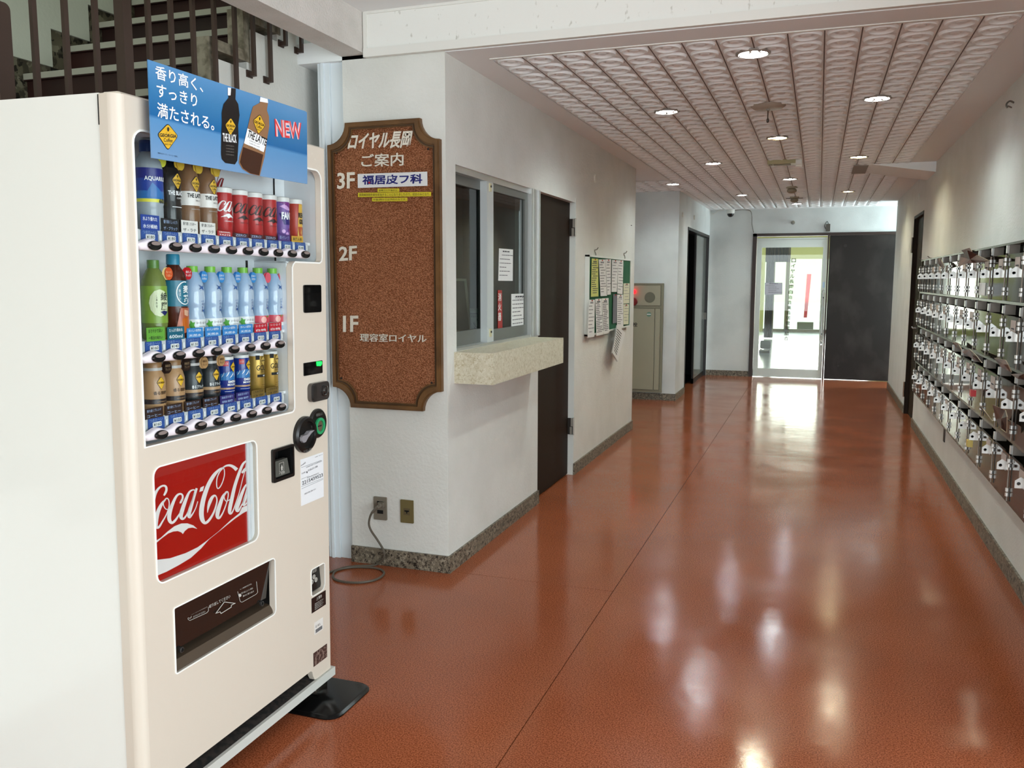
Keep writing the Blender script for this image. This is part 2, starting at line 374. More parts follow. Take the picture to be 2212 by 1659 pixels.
for c in range(1, nx): strips.box(TX0+px_*c-.003, TX0+px_*c+.003, TY0+.01, TYE, H+.003, H+.006)
obj('joint_shadow_strip', strips, mat('ceiling_joint', (120, 108, 102), .8), cl)

# beam and lintel
one('trim_1', MB().box(-2.165, -2.035, YN, YC-.0005, 2.455, HN+.2), PLASBEAM, 'rough white plaster beam over the stair side of the hall', 'beam', kind='structure')
lt = one('trim_2', MB().box(-2.035, XR, YC-.03, YC-.0005, H+.004, HN), LINT, 'pitted white lintel spanning the corridor mouth', 'beam', kind='structure')
obj('trim_bead', MB().box(-2.03, XR, YC-.042, YC-.029, H, H+.038).box(-2.03, XR, YC-.036, YC-.029, HN-.012, HN).box(-2.03, -2.012, YC-.038, YC-.029, H+.038, HN-.012), WHITE, lt)
one('trim_3', MB().box(-2.247, -2.1656, YC+.03, YC+.119, 0, 2.454).box(-2.312, -2.248, YC+.02, YC+.119, 0, 2.454).box(-2.290, -2.276, YC+.010, YC+.0199, 0, 2.454).box(-2.407, -2.3, 3.93, 3.98, 0, 3.2), mat('daylight_tinted_white', (226, 234, 238), .4),  # bluish cast of the daylight is mixed into the white paint
    'narrow white moulded pilaster tinted as by bluish daylight, left of the directory sign', 'pilaster', kind='structure')
# haunched soffit near the right wall
P1 = [(.372, H), (.914, 2.345), (.914, H)]
one('trim_4', MB().prism(P1, 'y', 8.385, 9.05), CEIL, 'sloping ceiling soffit jutting from the right wall', 'beam', kind='structure')
one('trim_5', MB().prism([(x, y) for x, y in ((.25, H), (.372, H), (.372, H-.012), (.25, H-.012))], 'y', 8.39, 9.0), mat('grey_hatch', (150, 142, 134), .7), 'flat grey hatch panel in the ceiling beside the soffit', 'panel', kind='structure')

# baseboards in terrazzo
def base(name, boxes, label, m=TERR):
    b = MB()
    for q in boxes: b.box(*q)
    return one(name, b, m, label, 'baseboard', kind='structure')
bh = .083
base('baseboard_left', [(XL, XL+.012, YC, DY0, 0, bh), (XL, XL+.012, DY1, YE, 0, bh), (XL-.12, XL, YE, YE+.01, 0, bh)], 'speckled terrazzo baseboard of the left wall')
base('baseboard_front', [(-2.165, XL+.012, YC-.014, YC, 0, bh)], 'dark speckled terrazzo baseboard under the directory sign')
base('baseboard_right', [(XR-.012, XR, 2.6, RY0, 0, bh), (XR-.012, XR, RY1, YR, 0, bh)], 'terrazzo baseboard under the mailboxes')
base('baseboard_recess', [(-4, X2+.01, YF-.012, YF, 0, .08), (X2, X2+.01, YF, D2Y0, 0, .08)], 'terrazzo baseboard below the hydrant cabinet')
base('baseboard_back', [(X2, GX0-.002, YB-.012, YB, 0, .08)], 'terrazzo baseboard left of the sliding glass door')

# ------------------------------------------------------------------ stairs
T, R_ = .235, .177; Y0, Z0 = 3.132, 2.348
st = one('staircase', MB(), DARK, 'staircase with dark red treads and pale nosings behind the vending machine', 'staircase', kind='structure')
RED = mat('dark_red_linoleum', (46, 14, 6), .5, var=(3, (28, 9, 4), 3, .3, .7)); NOSE = mat('pale_nosing_strip', (150, 149, 134), .5)
for k in range(-13, 9):
    y, z = Y0+k*T, Z0+k*R_
    obj('step', MB().box(XW+.002, XS-.075, y+.012, y+T+.02, z-R_+.002, z-.001).box(XW+.002, XS-.075, y-.006, y+.012, z-.028, z-.001), RED, st)
    obj('nosing', MB().box(XW+.08, XS-.08, y-.012, y+.03, z-.024, z+.003), NOSE, st)
def saw(off_y, off_z, k0, k1):
    o = []
    for k in range(k0, k1):
        y, z = Y0+k*T+off_y, Z0+k*R_+off_z; o += [(y, z), (y+T, z)]
    return o
def band(a, b): return a+b[::-1]
k0, k1 = -12, 9
STT = terrazzo('stair_terrazzo', (96, 90, 72), (40, 36, 28), (120, 114, 94), 45)
CURB = mat('weathered_terrazzo_curb', (138, 130, 112), .5, var=(30, (96, 88, 72), 4, .4, .65))
for k in range(-13, 9):
    yy, zz = Y0+k*T, Z0+k*R_; yn, zn = yy+T-.082, zz+.057
    obj('stair_curb', MB().prism([(yn-T+.0455, zn), (yn, zn), (yn, zn+R_), (yn+.045, zn+R_), (yn+.045, zn-.045), (yn-T+.0455, zn-.045)], 'x', XS-.078, XS+.004), CURB, st)
    obj('stair_skirting', MB().box(XW+.001, XW+.075, yy-.085, yy+T-.086, zz-.03, zz+.068).box(XW+.001, XW+.075, yy-.085, yy+.02, zz-R_+.069, zz-.031), STT, st)
# plaster of the left wall laps over the skirting in a saw-tooth
up_ = saw(-.085, .068, -13, 9); obj('saw_plaster', MB().prism(up_+[(up_[-1][0], 4.6), (YN+.05, 4.6), (YN+.05, up_[0][1])], 'x', XW+.005, XW+.09), MATS['stair_wall_plaster'], st)
# side of the stair: plastered stringer wall below the curb
lo = saw(-.06, -.02, -13, 8); obj('stringer_wall', MB().prism([(YN+.1, 0)]+[p for p in lo if p[1] > .02]+[(lo[-1][0], 0)], 'x', XS-.07, XS-.001), PLAS, st)

# railing along the open side
rl = thing('stair_railing', (-2.38, 2.1, 1.2), 'brown metal stair railing of thin square balusters', 'railing')
BRM = mat('brown_railing_paint', (62, 46, 38), .45)
us = [75, 143, 208, 322, 371, 418, 464, 508, 547, 583, 617, 651]
ys = [hit(u, 90, 'x', -2.38).y for u in us]
pair = {11: 2.49, 10: 2.49, 9: 2.30, 8: 2.30}
for i, y in enumerate(ys):
    if i in pair: zb = pair[i]
    else: zb = 2.30-.19*math.ceil((8-i)/2)
    top = Z0+(y-Y0)*R_/T+.98
    obj('baluster', MB().box(-2.387, -2.373, y-.009, y+.009, zb, top).box(-2.41, -2.387, y-.011, y+.011, zb, zb+.018).box(-2.412, -2.402, y-.02, y+.02, zb-.004, zb+.026), BRM, rl)
yp = hit(268, 90, 'x', -2.38).y
obj('railing_post', MB().box(-2.4, -2.36, yp-.021, yp+.021, 1.3, Z0+(yp-Y0)*R_/T+.98), BRM, rl)
yq = hit(2, 60, 'x', -2.38).y
obj('newel_post', MB().prism(rrect(yq-.03, yq+.024, .9, 2.245, [.02, .02, .002, .002]), 'x', -2.41, -2.365), BRM, rl)
hz = lambda y: Z0+(y-Y0)*R_/T+.98
obj('handrail', MB().hexa([(-2.405, 1.95, hz(1.95)), (-2.355, 1.95, hz(1.95)), (-2.355, 1.95, hz(1.95)+.04), (-2.405, 1.95, hz(1.95)+.04)], [(-2.405, 4, hz(4)), (-2.355, 4, hz(4)), (-2.355, 4, hz(4)+.04), (-2.405, 4, hz(4)+.04)]), BRM, rl)

# entrance ground outside and plain dim office behind the service window
one('ground', MB().box(-14, 14, -22, YN-.01, -.13, -.012), mat('grey_pavement', (150, 150, 146), .8), 'grey pavement outside the street entrance', 'ground', kind='structure')
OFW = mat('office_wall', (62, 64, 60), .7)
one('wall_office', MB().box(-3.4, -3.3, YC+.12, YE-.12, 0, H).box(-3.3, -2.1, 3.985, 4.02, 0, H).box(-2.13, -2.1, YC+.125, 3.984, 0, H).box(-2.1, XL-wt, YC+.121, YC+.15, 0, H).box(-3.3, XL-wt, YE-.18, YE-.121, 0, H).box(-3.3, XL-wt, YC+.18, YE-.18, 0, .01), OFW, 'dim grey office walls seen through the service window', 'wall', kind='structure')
# ------------------------------------------------------------------ vending machine (local frame: x out of the face, y along it, z up)
ME = MR.to_euler()
vm = thing('vending_machine', MO, 'cream white drinks vending machine with a red script panel, standing before the stairs', 'vending machine'); vm.rotation_euler = ME
CREAM = mat('cream_enamel', (212, 202, 187), .28, coat=.3, bump=(90, .04, .0004)); CASE = mat('white_case_enamel', (234, 235, 228), .22, coat=.3)
DGREY = mat('dark_grey_plastic', (48, 47, 46), .3); INW = mat('display_white', (226, 228, 230), .35)
LW = .887; DTOP = 1.835; DBOT = .089; DEP = .70
def vo(name, mb, mats, parent=None, **k): return obj(name, mb, mats, parent or vm, local=True, **k)
vo('cabinet', MB().prism([(-.052, .004), (-DEP, .004), (-DEP, LW-.004), (-.052, LW-.004), (-.052, LW-.03), (-.16, LW-.03), (-.16, .03), (-.052, .03)], 'z', .07, DTOP-.004).box(-.16, -.052, .03, LW-.03, DTOP-.03, DTOP-.004), CASE)
# door with its openings
disp = rrect(.050, .851, 1.012, 1.755, .03)
disp = [(.851-.03+.03*math.cos(math.radians(a)), 1.755-.03+.03*math.sin(math.radians(a))) for a in range(0, 91, 18)]+[(.080+.03*math.cos(math.radians(a))-.0, 1.725+.03*math.sin(math.radians(a))) for a in range(90, 181, 18)] \
    + [(.05, 1.010), (.668, 1.010)]+[(.668+.014*math.sin(math.radians(a)), 1.024-.014*math.cos(math.radians(a))) for a in range(20, 91, 20)] \
    + [(.682, 1.45), (.688, 1.462), (.700, 1.470), (.838, 1.470), (.848, 1.475), (.851, 1.485)]
redh = rrect(.074, .486, .658, .951, .022); flaph = rrect(.128, .563, .402, .575, [.012, .004, .004, .014])
reth = rrect(.764, .843, .384, .472, [.008, .008, .008, .02]); billh = rrect(.562, .662, .815, .903, .008)
toe = [(.04, DBOT), (.04, .131), (.752, .131), (.762, .124), (.766, .108), (.776, .092), (.79, DBOT)]
outer = [(.026, DBOT)]+[(.04, DBOT)]+toe[1:]+[(LW-.012, DBOT), (LW-.012, DTOP-.006), (.026, DTOP-.006)]
outer = [(.026, DBOT)]+toe+[(LW-.012, DBOT), (LW-.012, DTOP-.006), (.026, DTOP-.006)]
dm = MB().prism(outer, 'x', -.02, 0, holes=[disp, redh, flaph, reth, billh])
c1 = [(-.05, .001), (-.026, .001)]+[(-.026+.026*math.sin(math.radians(a)), .027-.026*math.cos(math.radians(a))) for a in range(0, 91, 15)]+[(-.02, .027), (-.03, .03), (-.05, .03)]
c2 = [(x, LW-y) for x, y in c1]
def cs(pts, k): return [(x*k if 0 else x, y) for x, y in pts]
dm.prism(c1, 'z', DBOT, DTOP-.006).prism([(x, LW-.0-(y)*.5) for x, y in c1], 'z', DBOT, DTOP-.006)
dm.prism([(-.05, DTOP-.03), (-.0, DTOP-.006), (-.006, DTOP-.001), (-.012, DTOP), (-.05, DTOP)], 'y', .018, LW-.006)
dm.box(-.05, -.02, .03, LW-.03, DBOT+.06, DBOT+.075)
door = vo('door', dm, CREAM, smooth=True)
vo('door_gap', MB().box(-.0525, -.0495, .0005, .003, DTOP-.075, DTOP-.008), DARK)
vo('base_rail', MB().box(-.045, .006, .004, LW+.009, .058, .087), mat('grey_enamel', (196, 197, 190), .35))
vo('toe_grille', MB().box(-.05, -.045, .03, .79, .085, .14).prism([(-.045, .087), (-.005, .087), (-.045, .10)], 'y', .03, .8), mat('dusty_black_mesh', (40, 33, 28), .9, var=(60, (12, 10, 9), 3, .4, .6)))
# raised lip of openings
def lip(name, loop, mat_, w=.004, x0=-.001, x1=.002):
    cx = sum(p[0] for p in loop)/len(loop); cy = sum(p[1] for p in loop)/len(loop)
    n = len(loop); out = []
    for i in range(n):
        a, b, c = Vector(loop[i-1]), Vector(loop[i]), Vector(loop[(i+1) % n])
        t = (c-a).normalized(); nrm = Vector((t.y, -t.x)); out.append((b.x+nrm.x*w, b.y+nrm.y*w))
    vo(name, MB().prism(out, 'x', x0, x1, holes=[loop]), mat_)
LIPM = mat('white_lip', (240, 240, 234), .25)
lip('display_lip', disp, LIPM, .005); lip('poster_lip', redh, LIPM, .004); lip('hatch_lip', flaph, LIPM, .004); lip('return_lip', reth, LIPM, .003)
# display case interior
D = .135
box = MB().box(-D-.004, -D, .045, .855, 1.0, 1.76)
box.box(-D, -.02, .045, .05, 1.0, 1.76).box(-D, -.02, .851, .856, 1.465, 1.76).box(-D, -.02, .682, .687, 1.0, 1.47).box(-D, -.02, .682, .856, 1.464, 1.469).box(-D, -.02, .045, .856, 1.755, 1.76).box(-D, -.02, .045, .69, 1.003, 1.0095)
disp_o = vo('display_case', box, INW)
vo('display_seam', MB().box(-D, -D+.004, .79, .794, 1.47, 1.755), DARK, disp_o)
vo('display_seam', MB().box(-D, -D+.004, .640, .646, 1.24, 1.47), DARK, disp_o)
vo('display_window', MB().prism([(p[0], p[1]) for p in disp], 'x', -.0192, -.0182), glassm('display_glass', (250, 252, 252), 0, 1.25))
ROWS = [(1.531, 1.492, 10, .792), (1.261, 1.222, 8, .647), (1.071, 1.032, 8, .647)]
PR = [['180', '180', '170', '170', '150', '150', '150', '150', '150', '140'], ['160', '140', '130', '130', '130', '130', '150', '150'], ['160', '150', '150', '150', '140', '140', '140', '140']]
BLUE = mat('price_card_blue', (44, 78, 146), .4); CARDW = mat('card_white', (232, 232, 228), .4); LBL = mat('pale_blue_print', (150, 172, 206), .5)
BARW = mat('glossy_white_plastic', (236, 230, 236), .12, coat=.5)
pitch = .0724
for ri, (zb, zbt, n, ye) in enumerate(ROWS):
    sh = vo('shelf', MB().box(-D, -.03, .05, ye+.04, zb-.008, zb), INW)
    ps = vo('price_strip', MB().box(-.034, -.026, .052, ye+.02, zbt+.004, zb-.002), mat('strip_grey', (196, 198, 198), .4))
    for i in range(n):
        yc = .099+pitch*i+.018
        t = MB().prism(rrect(yc-.028, yc+.028, zbt+.006, zb-.0005, .004, 2), 'x', -.0255, -.0235, 0)
        t.prism(rrect(yc-.014, yc+.016, zb-.0235, zb-.0115, .002, 2), 'x', -.0234, -.0222, 1)
        t.text('¥'+PR[ri][i], fr((-.0219, yc-.012, zb-.0215), (0, .026, 0), (0, 0, .008)), 2, .012)
        t.text('つめた〜い', fr((-.0232, yc-.023, zb-.0105), (0, .044, 0), (0, 0, .008)), 3)
        vo('price_card', t, [BLUE, CARDW, INKD, LBL], ps)
        vo('card_clip', MB().box(-.026, -.021, yc+.030, yc+.035, zb-.024, zb-.010), CARDW, ps)
    # wavy button rail
    m = MB(); N = n*12; y0, y1 = .052, .099+pitch*(n-1)+.045; vs = []
    def prof(y):
        ph = (y-.099)/pitch; w = .5+.5*math.cos(2*math.pi*ph); e = min(1, math.sqrt(max(0, min((y-y0), (y1-y))/.012)))
        return (.0065+.0085*w)*e+.001, (.0125+.001*w)*e+.001, (.006+.003*w)*e
    S = 14
    for i in range(N+1):
        y = y0+(y1-y0)*i/N; up_h, dn_h, px = prof(y)
        for k in range(S):
            a = math.pi*k/(S-1)-math.pi/2; ca, sa = math.cos(a), math.sin(a)
            zz = zbt+.001+(up_h if sa > 0 else dn_h)*(abs(sa)**.8)*(1 if sa > 0 else -1)
            vs.append((-.017+(.012+px)*(ca**.6 if ca > 1e-6 else 0), y, zz))
    fs = [(i*S+k, (i+1)*S+k, (i+1)*S+k+1, i*S+k+1) for i in range(N) for k in range(S-1)]
    m.add(vs, fs); rail = vo('button_rail', m, BARW, smooth=True)
    bt = None
    for i in range(n):
        yc = .099+pitch*i
        if bt is None:
            b = MB(); prf = [(.021, .0055), (.021, .0095), (.0195, .0115), (.0175, .0118), (.0165, .0095), (.0, .0093)]; nn = 24; vs = []
            for r, x in prf: vs += [(x, r*math.cos(2*math.pi*q/nn), r*.54*math.sin(2*math.pi*q/nn)) for q in range(nn)]
            fs = [(a*nn+q, a*nn+(q+1) % nn, (a+1)*nn+(q+1) % nn, (a+1)*nn+q) for a in range(len(prf)-1) for q in range(nn)]
            b.add(vs, fs, 0); b.m = [0]*(3*nn)+[1]*(len(fs)-3*nn)
            b.add([(.0120, .0155*math.cos(2*math.pi*q/nn), .0050+.0046*math.sin(2*math.pi*q/nn)) for q in range(nn)], [tuple(range(nn))], 2)
            bt = obj('button', b, [BLACK, BLACK, mat('unlit_lens', (132, 120, 116), .3)], rail, smooth=True, local=True, loc=(-.001, yc, zbt)); 
        else: inst(bt, rail, (-.001, yc, zbt))
# back print behind the sign: script name in red  (drawn below, shares the strokes of the poster)
# script lettering traced as strokes: (x, y, width) in units of a 1231-wide sheet
def zpt(p): return (330+p[0]/5.352, 950+p[1]/5.352)
ST = {
 'C0': [(5,700,60),(30,620,46),(70,560,32),(115,532,28),(150,540,34),(158,580,36),(142,622,34),(128,645,22)],
 'o1': [(150,688,18),(105,740,42),(62,830,60),(42,920,62),(38,1000,56),(70,1010,34),(115,940,24),(160,860,18),(188,770,16),(186,702,16),(165,676,18),(140,690,16)],
 'o1h': [(128,700,12),(124,755,14),(150,800,13),(190,800,12),(222,762,16)],
 'c1': [(340,690,30),(322,720,26),(312,735,8)], 'c1b': [(325,735,10),(342,690,28),(345,645,28),(318,625,28),(275,650,34),(230,740,48),(197,840,60),(190,915,60),(218,960,42),(265,925,34),(325,830,14)],
 'a1': [(500,585,16),(460,580,20),(420,610,32),(380,700,50),(345,800,60),(325,880,60),(345,915,36),(385,880,24),(425,790,16),(462,680,16),(488,590,18)],
 'a1s': [(508,560,34),(478,660,38),(440,780,54),(418,860,56),(425,895,40),(465,850,20),(500,780,14),(520,712,12)],
 'C': [(818,322,20),(770,345,34),(700,420,54),(635,540,62),(585,690,70),(562,830,74),(572,920,68),(605,962,44),(650,930,38),(700,850,30),(732,760,24),(742,690,20),(722,645,24),(690,662,44),(662,715,52),(642,780,34),(632,845,5)],
 'Cl': [(812,318,14),(826,345,14),(828,410,14),(806,490,15),(776,548,16),(750,562,16),(738,520,16),(744,440,16),(775,370,16),(812,330,16)],
 'Cr': [(800,330,18),(845,302,26),(890,296,36),(935,315,48),(972,348,58)],
 'o2': [(862,596,18),(815,650,42),(780,740,58),(752,830,64),(748,890,54),(772,902,32),(812,840,20),(850,740,16),(872,650,16),(866,600,16),(838,605,14)],
 'o2h': [(830,620,12),(826,670,14),(848,710,13),(890,692,14)],
 'l': [(1080,242,22),(1040,285,36),(1000,380,44),(950,530,50),(915,680,56),(890,800,58),(892,850,40),(918,840,22),(950,760,14),(1000,610,12),(1040,450,11),(1072,330,11),(1082,262,12)],
 'a2': [(1110,510,18),(1075,525,24),(1035,610,46),(995,720,60),(970,800,56),(988,822,34),(1025,760,18),(1065,660,14),(1098,545,14)],
 'a2s': [(1112,505,30),(1085,610,38),(1058,710,48),(1048,755,36),(1075,745,18),(1125,660,14)],
 'lr': [(1030,385,26),(1062,350,46),(1100,325,62)],
}
HY = [(538, 603), (552, 552), (594, 532), (580, 590)]
SW = [(1150, 735), (1150, 812), (1092, 822), (1040, 850), (950, 912), (800, 1032), (650, 1152), (560, 1255), (440, 1365), (300, 1450), (160, 1525), (40, 1575), (32, 1390), (200, 1370), (380, 1310), (520, 1242), (620, 1170), (760, 1060), (900, 930), (1000, 850), (1032, 782)]
SW2 = [(28, 1205), (90, 1150), (180, 1082), (240, 1060), (290, 1055), (330, 1070), (348, 1090), (370, 1055), (410, 1022), (460, 1015), (515, 1030), (470, 990), (400, 966), (330, 968), (250, 1000), (170, 1062), (90, 1135), (28, 1172)]
def smooth_stroke(pts, sub=4):
    o = []
    n = len(pts)
    for i in range(n-1):
        p0, p1, p2, p3 = [pts[max(0, min(n-1, q))] for q in (i-1, i, i+1, i+2)]
        for s in range(sub):
            t = s/sub; o.append([.5*((2*b)+(-a+c)*t+(2*a-5*b+4*c-d)*t*t+(-a+3*b-3*c+d)*t**3) for a, b, c, d in zip(p0, p1, p2, p3)])
    o.append(list(pts[-1])); return o
def stroke_strip(pts):
    s = smooth_stroke(pts); L_, R2 = [], []
    for i, p in enumerate(s):
        a, b = s[max(0, i-1)], s[min(len(s)-1, i+1)]; dx, dy = b[0]-a[0], b[1]-a[1]; l = math.hypot(dx, dy) or 1
        # pen held at a fixed slant: offset mostly horizontal
        nx_, ny_ = -dy/l, dx/l; w = max(4, p[2])/2*.74
        L_.append((p[0]+nx_*w, p[1]+ny_*w)); R2.append((p[0]-nx_*w, p[1]-ny_*w))
    return L_, R2
SCRIPT = []       # list of polygons/strips in sheet units
for k, p in ST.items(): SCRIPT.append((k, stroke_strip(p)))
def script(mb, fn, mi, keys=None, hy=True, sw=True):
    for k, (a, b) in SCRIPT:
        if keys and k not in keys: continue
        n = len(a); mb.add([fn(*p) for p in a]+[fn(*p) for p in b], [(i, i+1, n+i+1, n+i) for i in range(n-1)], mi)
    if hy: mb.add([fn(*p) for p in HY], [(0, 1, 2, 3)], mi)
    if sw:
        for q in (SW, SW2):
            t = tessellate_polygon([[Vector((p[0], p[1], 0)) for p in q]]); mb.add([fn(*p) for p in q], [tuple(x) for x in t], mi)
PX0 = -.012
RED_ = mat('poster_red', (172, 22, 16), .22, coat=.4)
psm = MB().box(PX0-.004, PX0, .066, .452, .65, .96, 0)
script(psm, lambda x, y: mh(*zpt((x, y)), PX0+.0006), 1)
poster = vo('script_poster', psm, [RED_, mat('poster_white', (236, 230, 226), .3)])
vo('poster_edge_strip', MB().box(PX0-.004, PX0, .4525, .487, .652, .958).box(PX0-.01, PX0+.004, .452, .455, .65, .96).box(PX0-.01, PX0+.002, .468, .470, .65, .96), INW)
vo('poster_backing', MB().box(PX0-.02, PX0-.013, .06, .492, .645, .965), mat('shadow_grey', (60, 62, 62), .6))
vo('poster_window', MB().prism(redh, 'x', -.004, -.003), glassm('poster_glass', (248, 250, 250), 0, 1.3))
# the same name, red, on the white back of the display (local plane)
def to_back(x, y):
    p = mh(*zpt((x, y)), PX0); return Vector((-D+.0008, .30+(p.y-.07)*.62, 1.60+(p.z-.66)*.62))
bk = MB(); script(bk, to_back, 0, sw=False); vo('script_print', bk, mat('deep_red_print', (140, 24, 26), .5), disp_o)

# delivery hatch
SMK = mat('smoked_plastic', (24, 22, 20), .12, coat=.6)
h = MB().box(-.09, -.086, .12, .57, .395, .58, 1).box(-.086, -.02, .12, .124, .395, .58, 1).box(-.086, -.02, .566, .57, .395, .58, 1).box(-.086, -.02, .12, .57, .575, .58, 1).prism([(-.086, .40), (-.004, .404), (-.02, .425), (-.086, .43)], 'y', .124, .566, 2)
hat = vo('delivery_hatch', h, [SMK, mat('hatch_black', (16, 15, 14), .5), mat('worn_brown_ledge', (74, 60, 46), .6)])
f = MB().hexa([(-.006, .131, .574), (-.006, .548, .574), (-.022, .548, .452), (-.022, .131, .452)], [(-.010, .131, .574), (-.010, .548, .574), (-.026, .548, .452), (-.026, .131, .452)], 0)
fl_ = vo('hatch_flap', f, SMK, hat)
GP = mat('pale_grey_print', (186, 184, 176), .5)
p = MB()
fp = onm(-.0085)
def z4(a, b): return (280+a/3.607, 940+b/3.607)
def q4(bl, br, tl, x=-.011): return fq(z4(*bl), z4(*br), z4(*tl), onm(x))
p.text('商品は1本お買上げごとに', q4((614, 1322), (824, 1215), (612, 1292), -.012), 0, .006)
p.text('取り出してください', q4((620, 1350), (785, 1268), (618, 1322), -.012), 0, .006)
p.text('⚠注意', q4((490, 1376), (556, 1345), (488, 1350), -.012), 0, .01)
p.text('販売中以外手を入れないで', q4((478, 1402), (606, 1342), (476, 1388), -.012), 0)
p.text('おさないでください', q4((496, 1424), (590, 1380), (495, 1410), -.012), 0)
p.text('⚠注意', q4((868, 1184), (930, 1155), (866, 1158), -.012), 0, .01)
p.text('ビン破損のおそれ', q4((862, 1206), (952, 1165), (860, 1193), -.012), 0)
p.text('取り出しにくい時は', q4((872, 1240), (962, 1198), (870, 1226), -.012), 0)
p.text('静かに取り出す', q4((884, 1262), (970, 1222), (882, 1248), -.012), 0)
def outline(mb, pts, w, fn, mi=0):
    n = len(pts)
    for i in range(n):
        a, b = pts[i], pts[(i+1) % n]; dx, dy = b[0]-a[0], b[1]-a[1]; l = math.hypot(dx, dy); nx_, ny_ = -dy/l*w/2, dx/l*w/2; ex, ey = dx/l*w/2, dy/l*w/2
        mb.add([fn(*z4(*q)) for q in ((a[0]+nx_-ex, a[1]+ny_-ey), (b[0]+nx_+ex, b[1]+ny_+ey), (b[0]-nx_+ex, b[1]-ny_+ey), (a[0]-nx_-ex, a[1]-ny_-ey))], [(0, 1, 2, 3)], mi)
fl2 = onm(-.0125)
outline(p, [(445, 1365), (600, 1290), (614, 1300), (614, 1370), (600, 1385), (470, 1444), (456, 1436)], 3, fl2)
outline(p, [(828, 1165), (965, 1103), (985, 1115), (998, 1225), (985, 1240), (875, 1302), (862, 1296)], 3, fl2)
outline(p, [(672, 1388), (738, 1300), (822, 1310), (792, 1325), (792, 1340), (712, 1390), (706, 1376)], 5, fl2)
outline(p, [(458, 1412), (468, 1402), (480, 1406), (480, 1420), (470, 1428), (460, 1424)], 3, fl2)
p.add([fl2(*z4(860+11*math.cos(a*.5236), 1248+13*math.sin(a*.5236))) for a in range(12)], [tuple(range(12))], 0)
vo('hatch_print', p, GP, hat)
for yy, zz in ((.17, .445), (.52, .445)):
    fl_h = MB().lathe([(.008, -.021), (.008, -.015), (.005, -.014), (.005, -.02)], (0, yy, zz), 14, ax='x')
    vo('hatch_stud', fl_h, DGREY, hat)

# right-hand controls
PB = mat('panel_black_gloss', (8, 8, 9), .1, coat=.5)
vo('card_reader', MB().prism(rrect(.742, .842, 1.311, 1.398, .006, 3), 'x', -.0, .004), PB)
dsp = vo('amount_display', MB().prism(rrect(.737, .845, 1.113, 1.154, .002, 2), 'x', 0, .003), PB)
g_ = MB(); g_.add([mh(*q, .0042) for q in ((560+642/5.19, 740+214/5.19), (560+703/5.19, 740+210/5.19), (560+703/5.19, 740+240/5.19), (560+690/5.19, 740+262/5.19), (560+645/5.19, 740+262/5.19))], [(0, 1, 2, 3, 4)])
vo('green_lamp', g_, mat('green_glow', (20, 230, 70), .4, emit=(20, 255, 70), es=1.6), dsp)
kl = vo('lock_plate', MB().prism(rrect(.758, .867, 1.026, 1.086, .016, 4), 'x', 0, .014), mat('brushed_gunmetal', (104, 100, 98), .25, metal=.8), smooth=True)
vo('lock_cylinder', MB().lathe([(.019, .013), (.019, .018), (.015, .019), (.012, .017), (.009, .022), (0, .022)], (0, .836, 1.057), 20, ax='x'), mat('gunmetal_dark', (84, 82, 80), .25, metal=.8), kl, smooth=True)
vo('lock_grip', MB().prism(rrect(.766, .786, 1.032, 1.08, .008, 3), 'x', .013, .018), MATS['gunmetal_dark'], kl)
# coin knob: two black discs
cs_ = vo('coin_slot', MB().lathe([(.048, 0), (.048, .007), (.044, .011), (0, .011)], (0, .808, .952), 32, ax='x'), BLACK, smooth=True)
vo('coin_ring', MB().lathe([(.027, .011), (.027, .0165), (.018, .0165), (.018, .0115)], (0, .808, .944), 28, ax='x'), mat('green_ring', (40, 150, 96), .35), cs_, smooth=True)
vo('coin_mouth', MB().lathe([(.0175, .0112), (.0175, .0125), (0, .0125)], (0, .808, .944), 20, ax='x').box(.0125, .0135, .795, .818, .942, .946, 1), [mat('brass_grey', (120, 108, 88), .4, metal=.5), DARK], cs_)
ck = vo('coin_knob_dial', MB().lathe([(.058, 0), (.058, .012), (.052, .018), (.043, .018), (.040, .010), (.0, .010)], (0, .731, .928), 36, ax='x'), BLACK, smooth=True)
kn = MB(); kp = [(560+a/5.19, 740+b/5.19) for a, b in ((436, 1062), (452, 1042), (500, 1028), (530, 990), (578, 978), (545, 1012), (508, 1060), (480, 1112), (458, 1120), (438, 1100))]
kn.slab([mh(*q, .012) for q in kp], (.014, 0, 0)); vo('coin_knob_lever', kn, mat('lever_grey', (140, 138, 142), .35), ck)
tp = MB(); tp.text('おつり・返却', fr((.0185, .703, .874), (0, .046, 0), (0, 0, .009)), 0); tp.text('硬貨投入口', fr((.0115, .79, .977), (0, .036, 0), (0, 0, .009)), 0)
vo('dial_print', tp, mat('faint_print', (120, 120, 116), .5), ck)
# bill slot
bm = MB().box(-.05, -.045, .56, .664, .813, .905).prism([(.5623, .8153), (.6617, .8153), (.6617, .9027), (.5623, .9027)], 'x', -.045, .001, holes=[[(.566, .819), (.658, .819), (.658, .899), (.566, .899)]]).prism(rrect(.557, .668, .808, .91, .006, 3), 'x', 0, .008, holes=[rrect(.567, .660, .818, .902, .004, 3)])
bs = vo('bill_slot', bm, BLACK)
vo('bill_bezel', MB().hexa([(-.005, .575, .868), (-.005, .648, .868), (.004, .648, .822), (.004, .575, .822)], [(-.02, .575, .868), (-.02, .648, .868), (-.02, .648, .82), (-.02, .575, .82)]), mat('grey_bezel', (84, 84, 78), .3), bs)
bp_ = MB(); bp_.prism([(.60, .845), (.606, .855), (.612, .845), (.6095, .845), (.6095, .838), (.6025, .838), (.6025, .845)], 'x', .0035, .004).text('紙幣', fr((.006, .598, .826), (0, .018, 0), (0, 0, .008)))
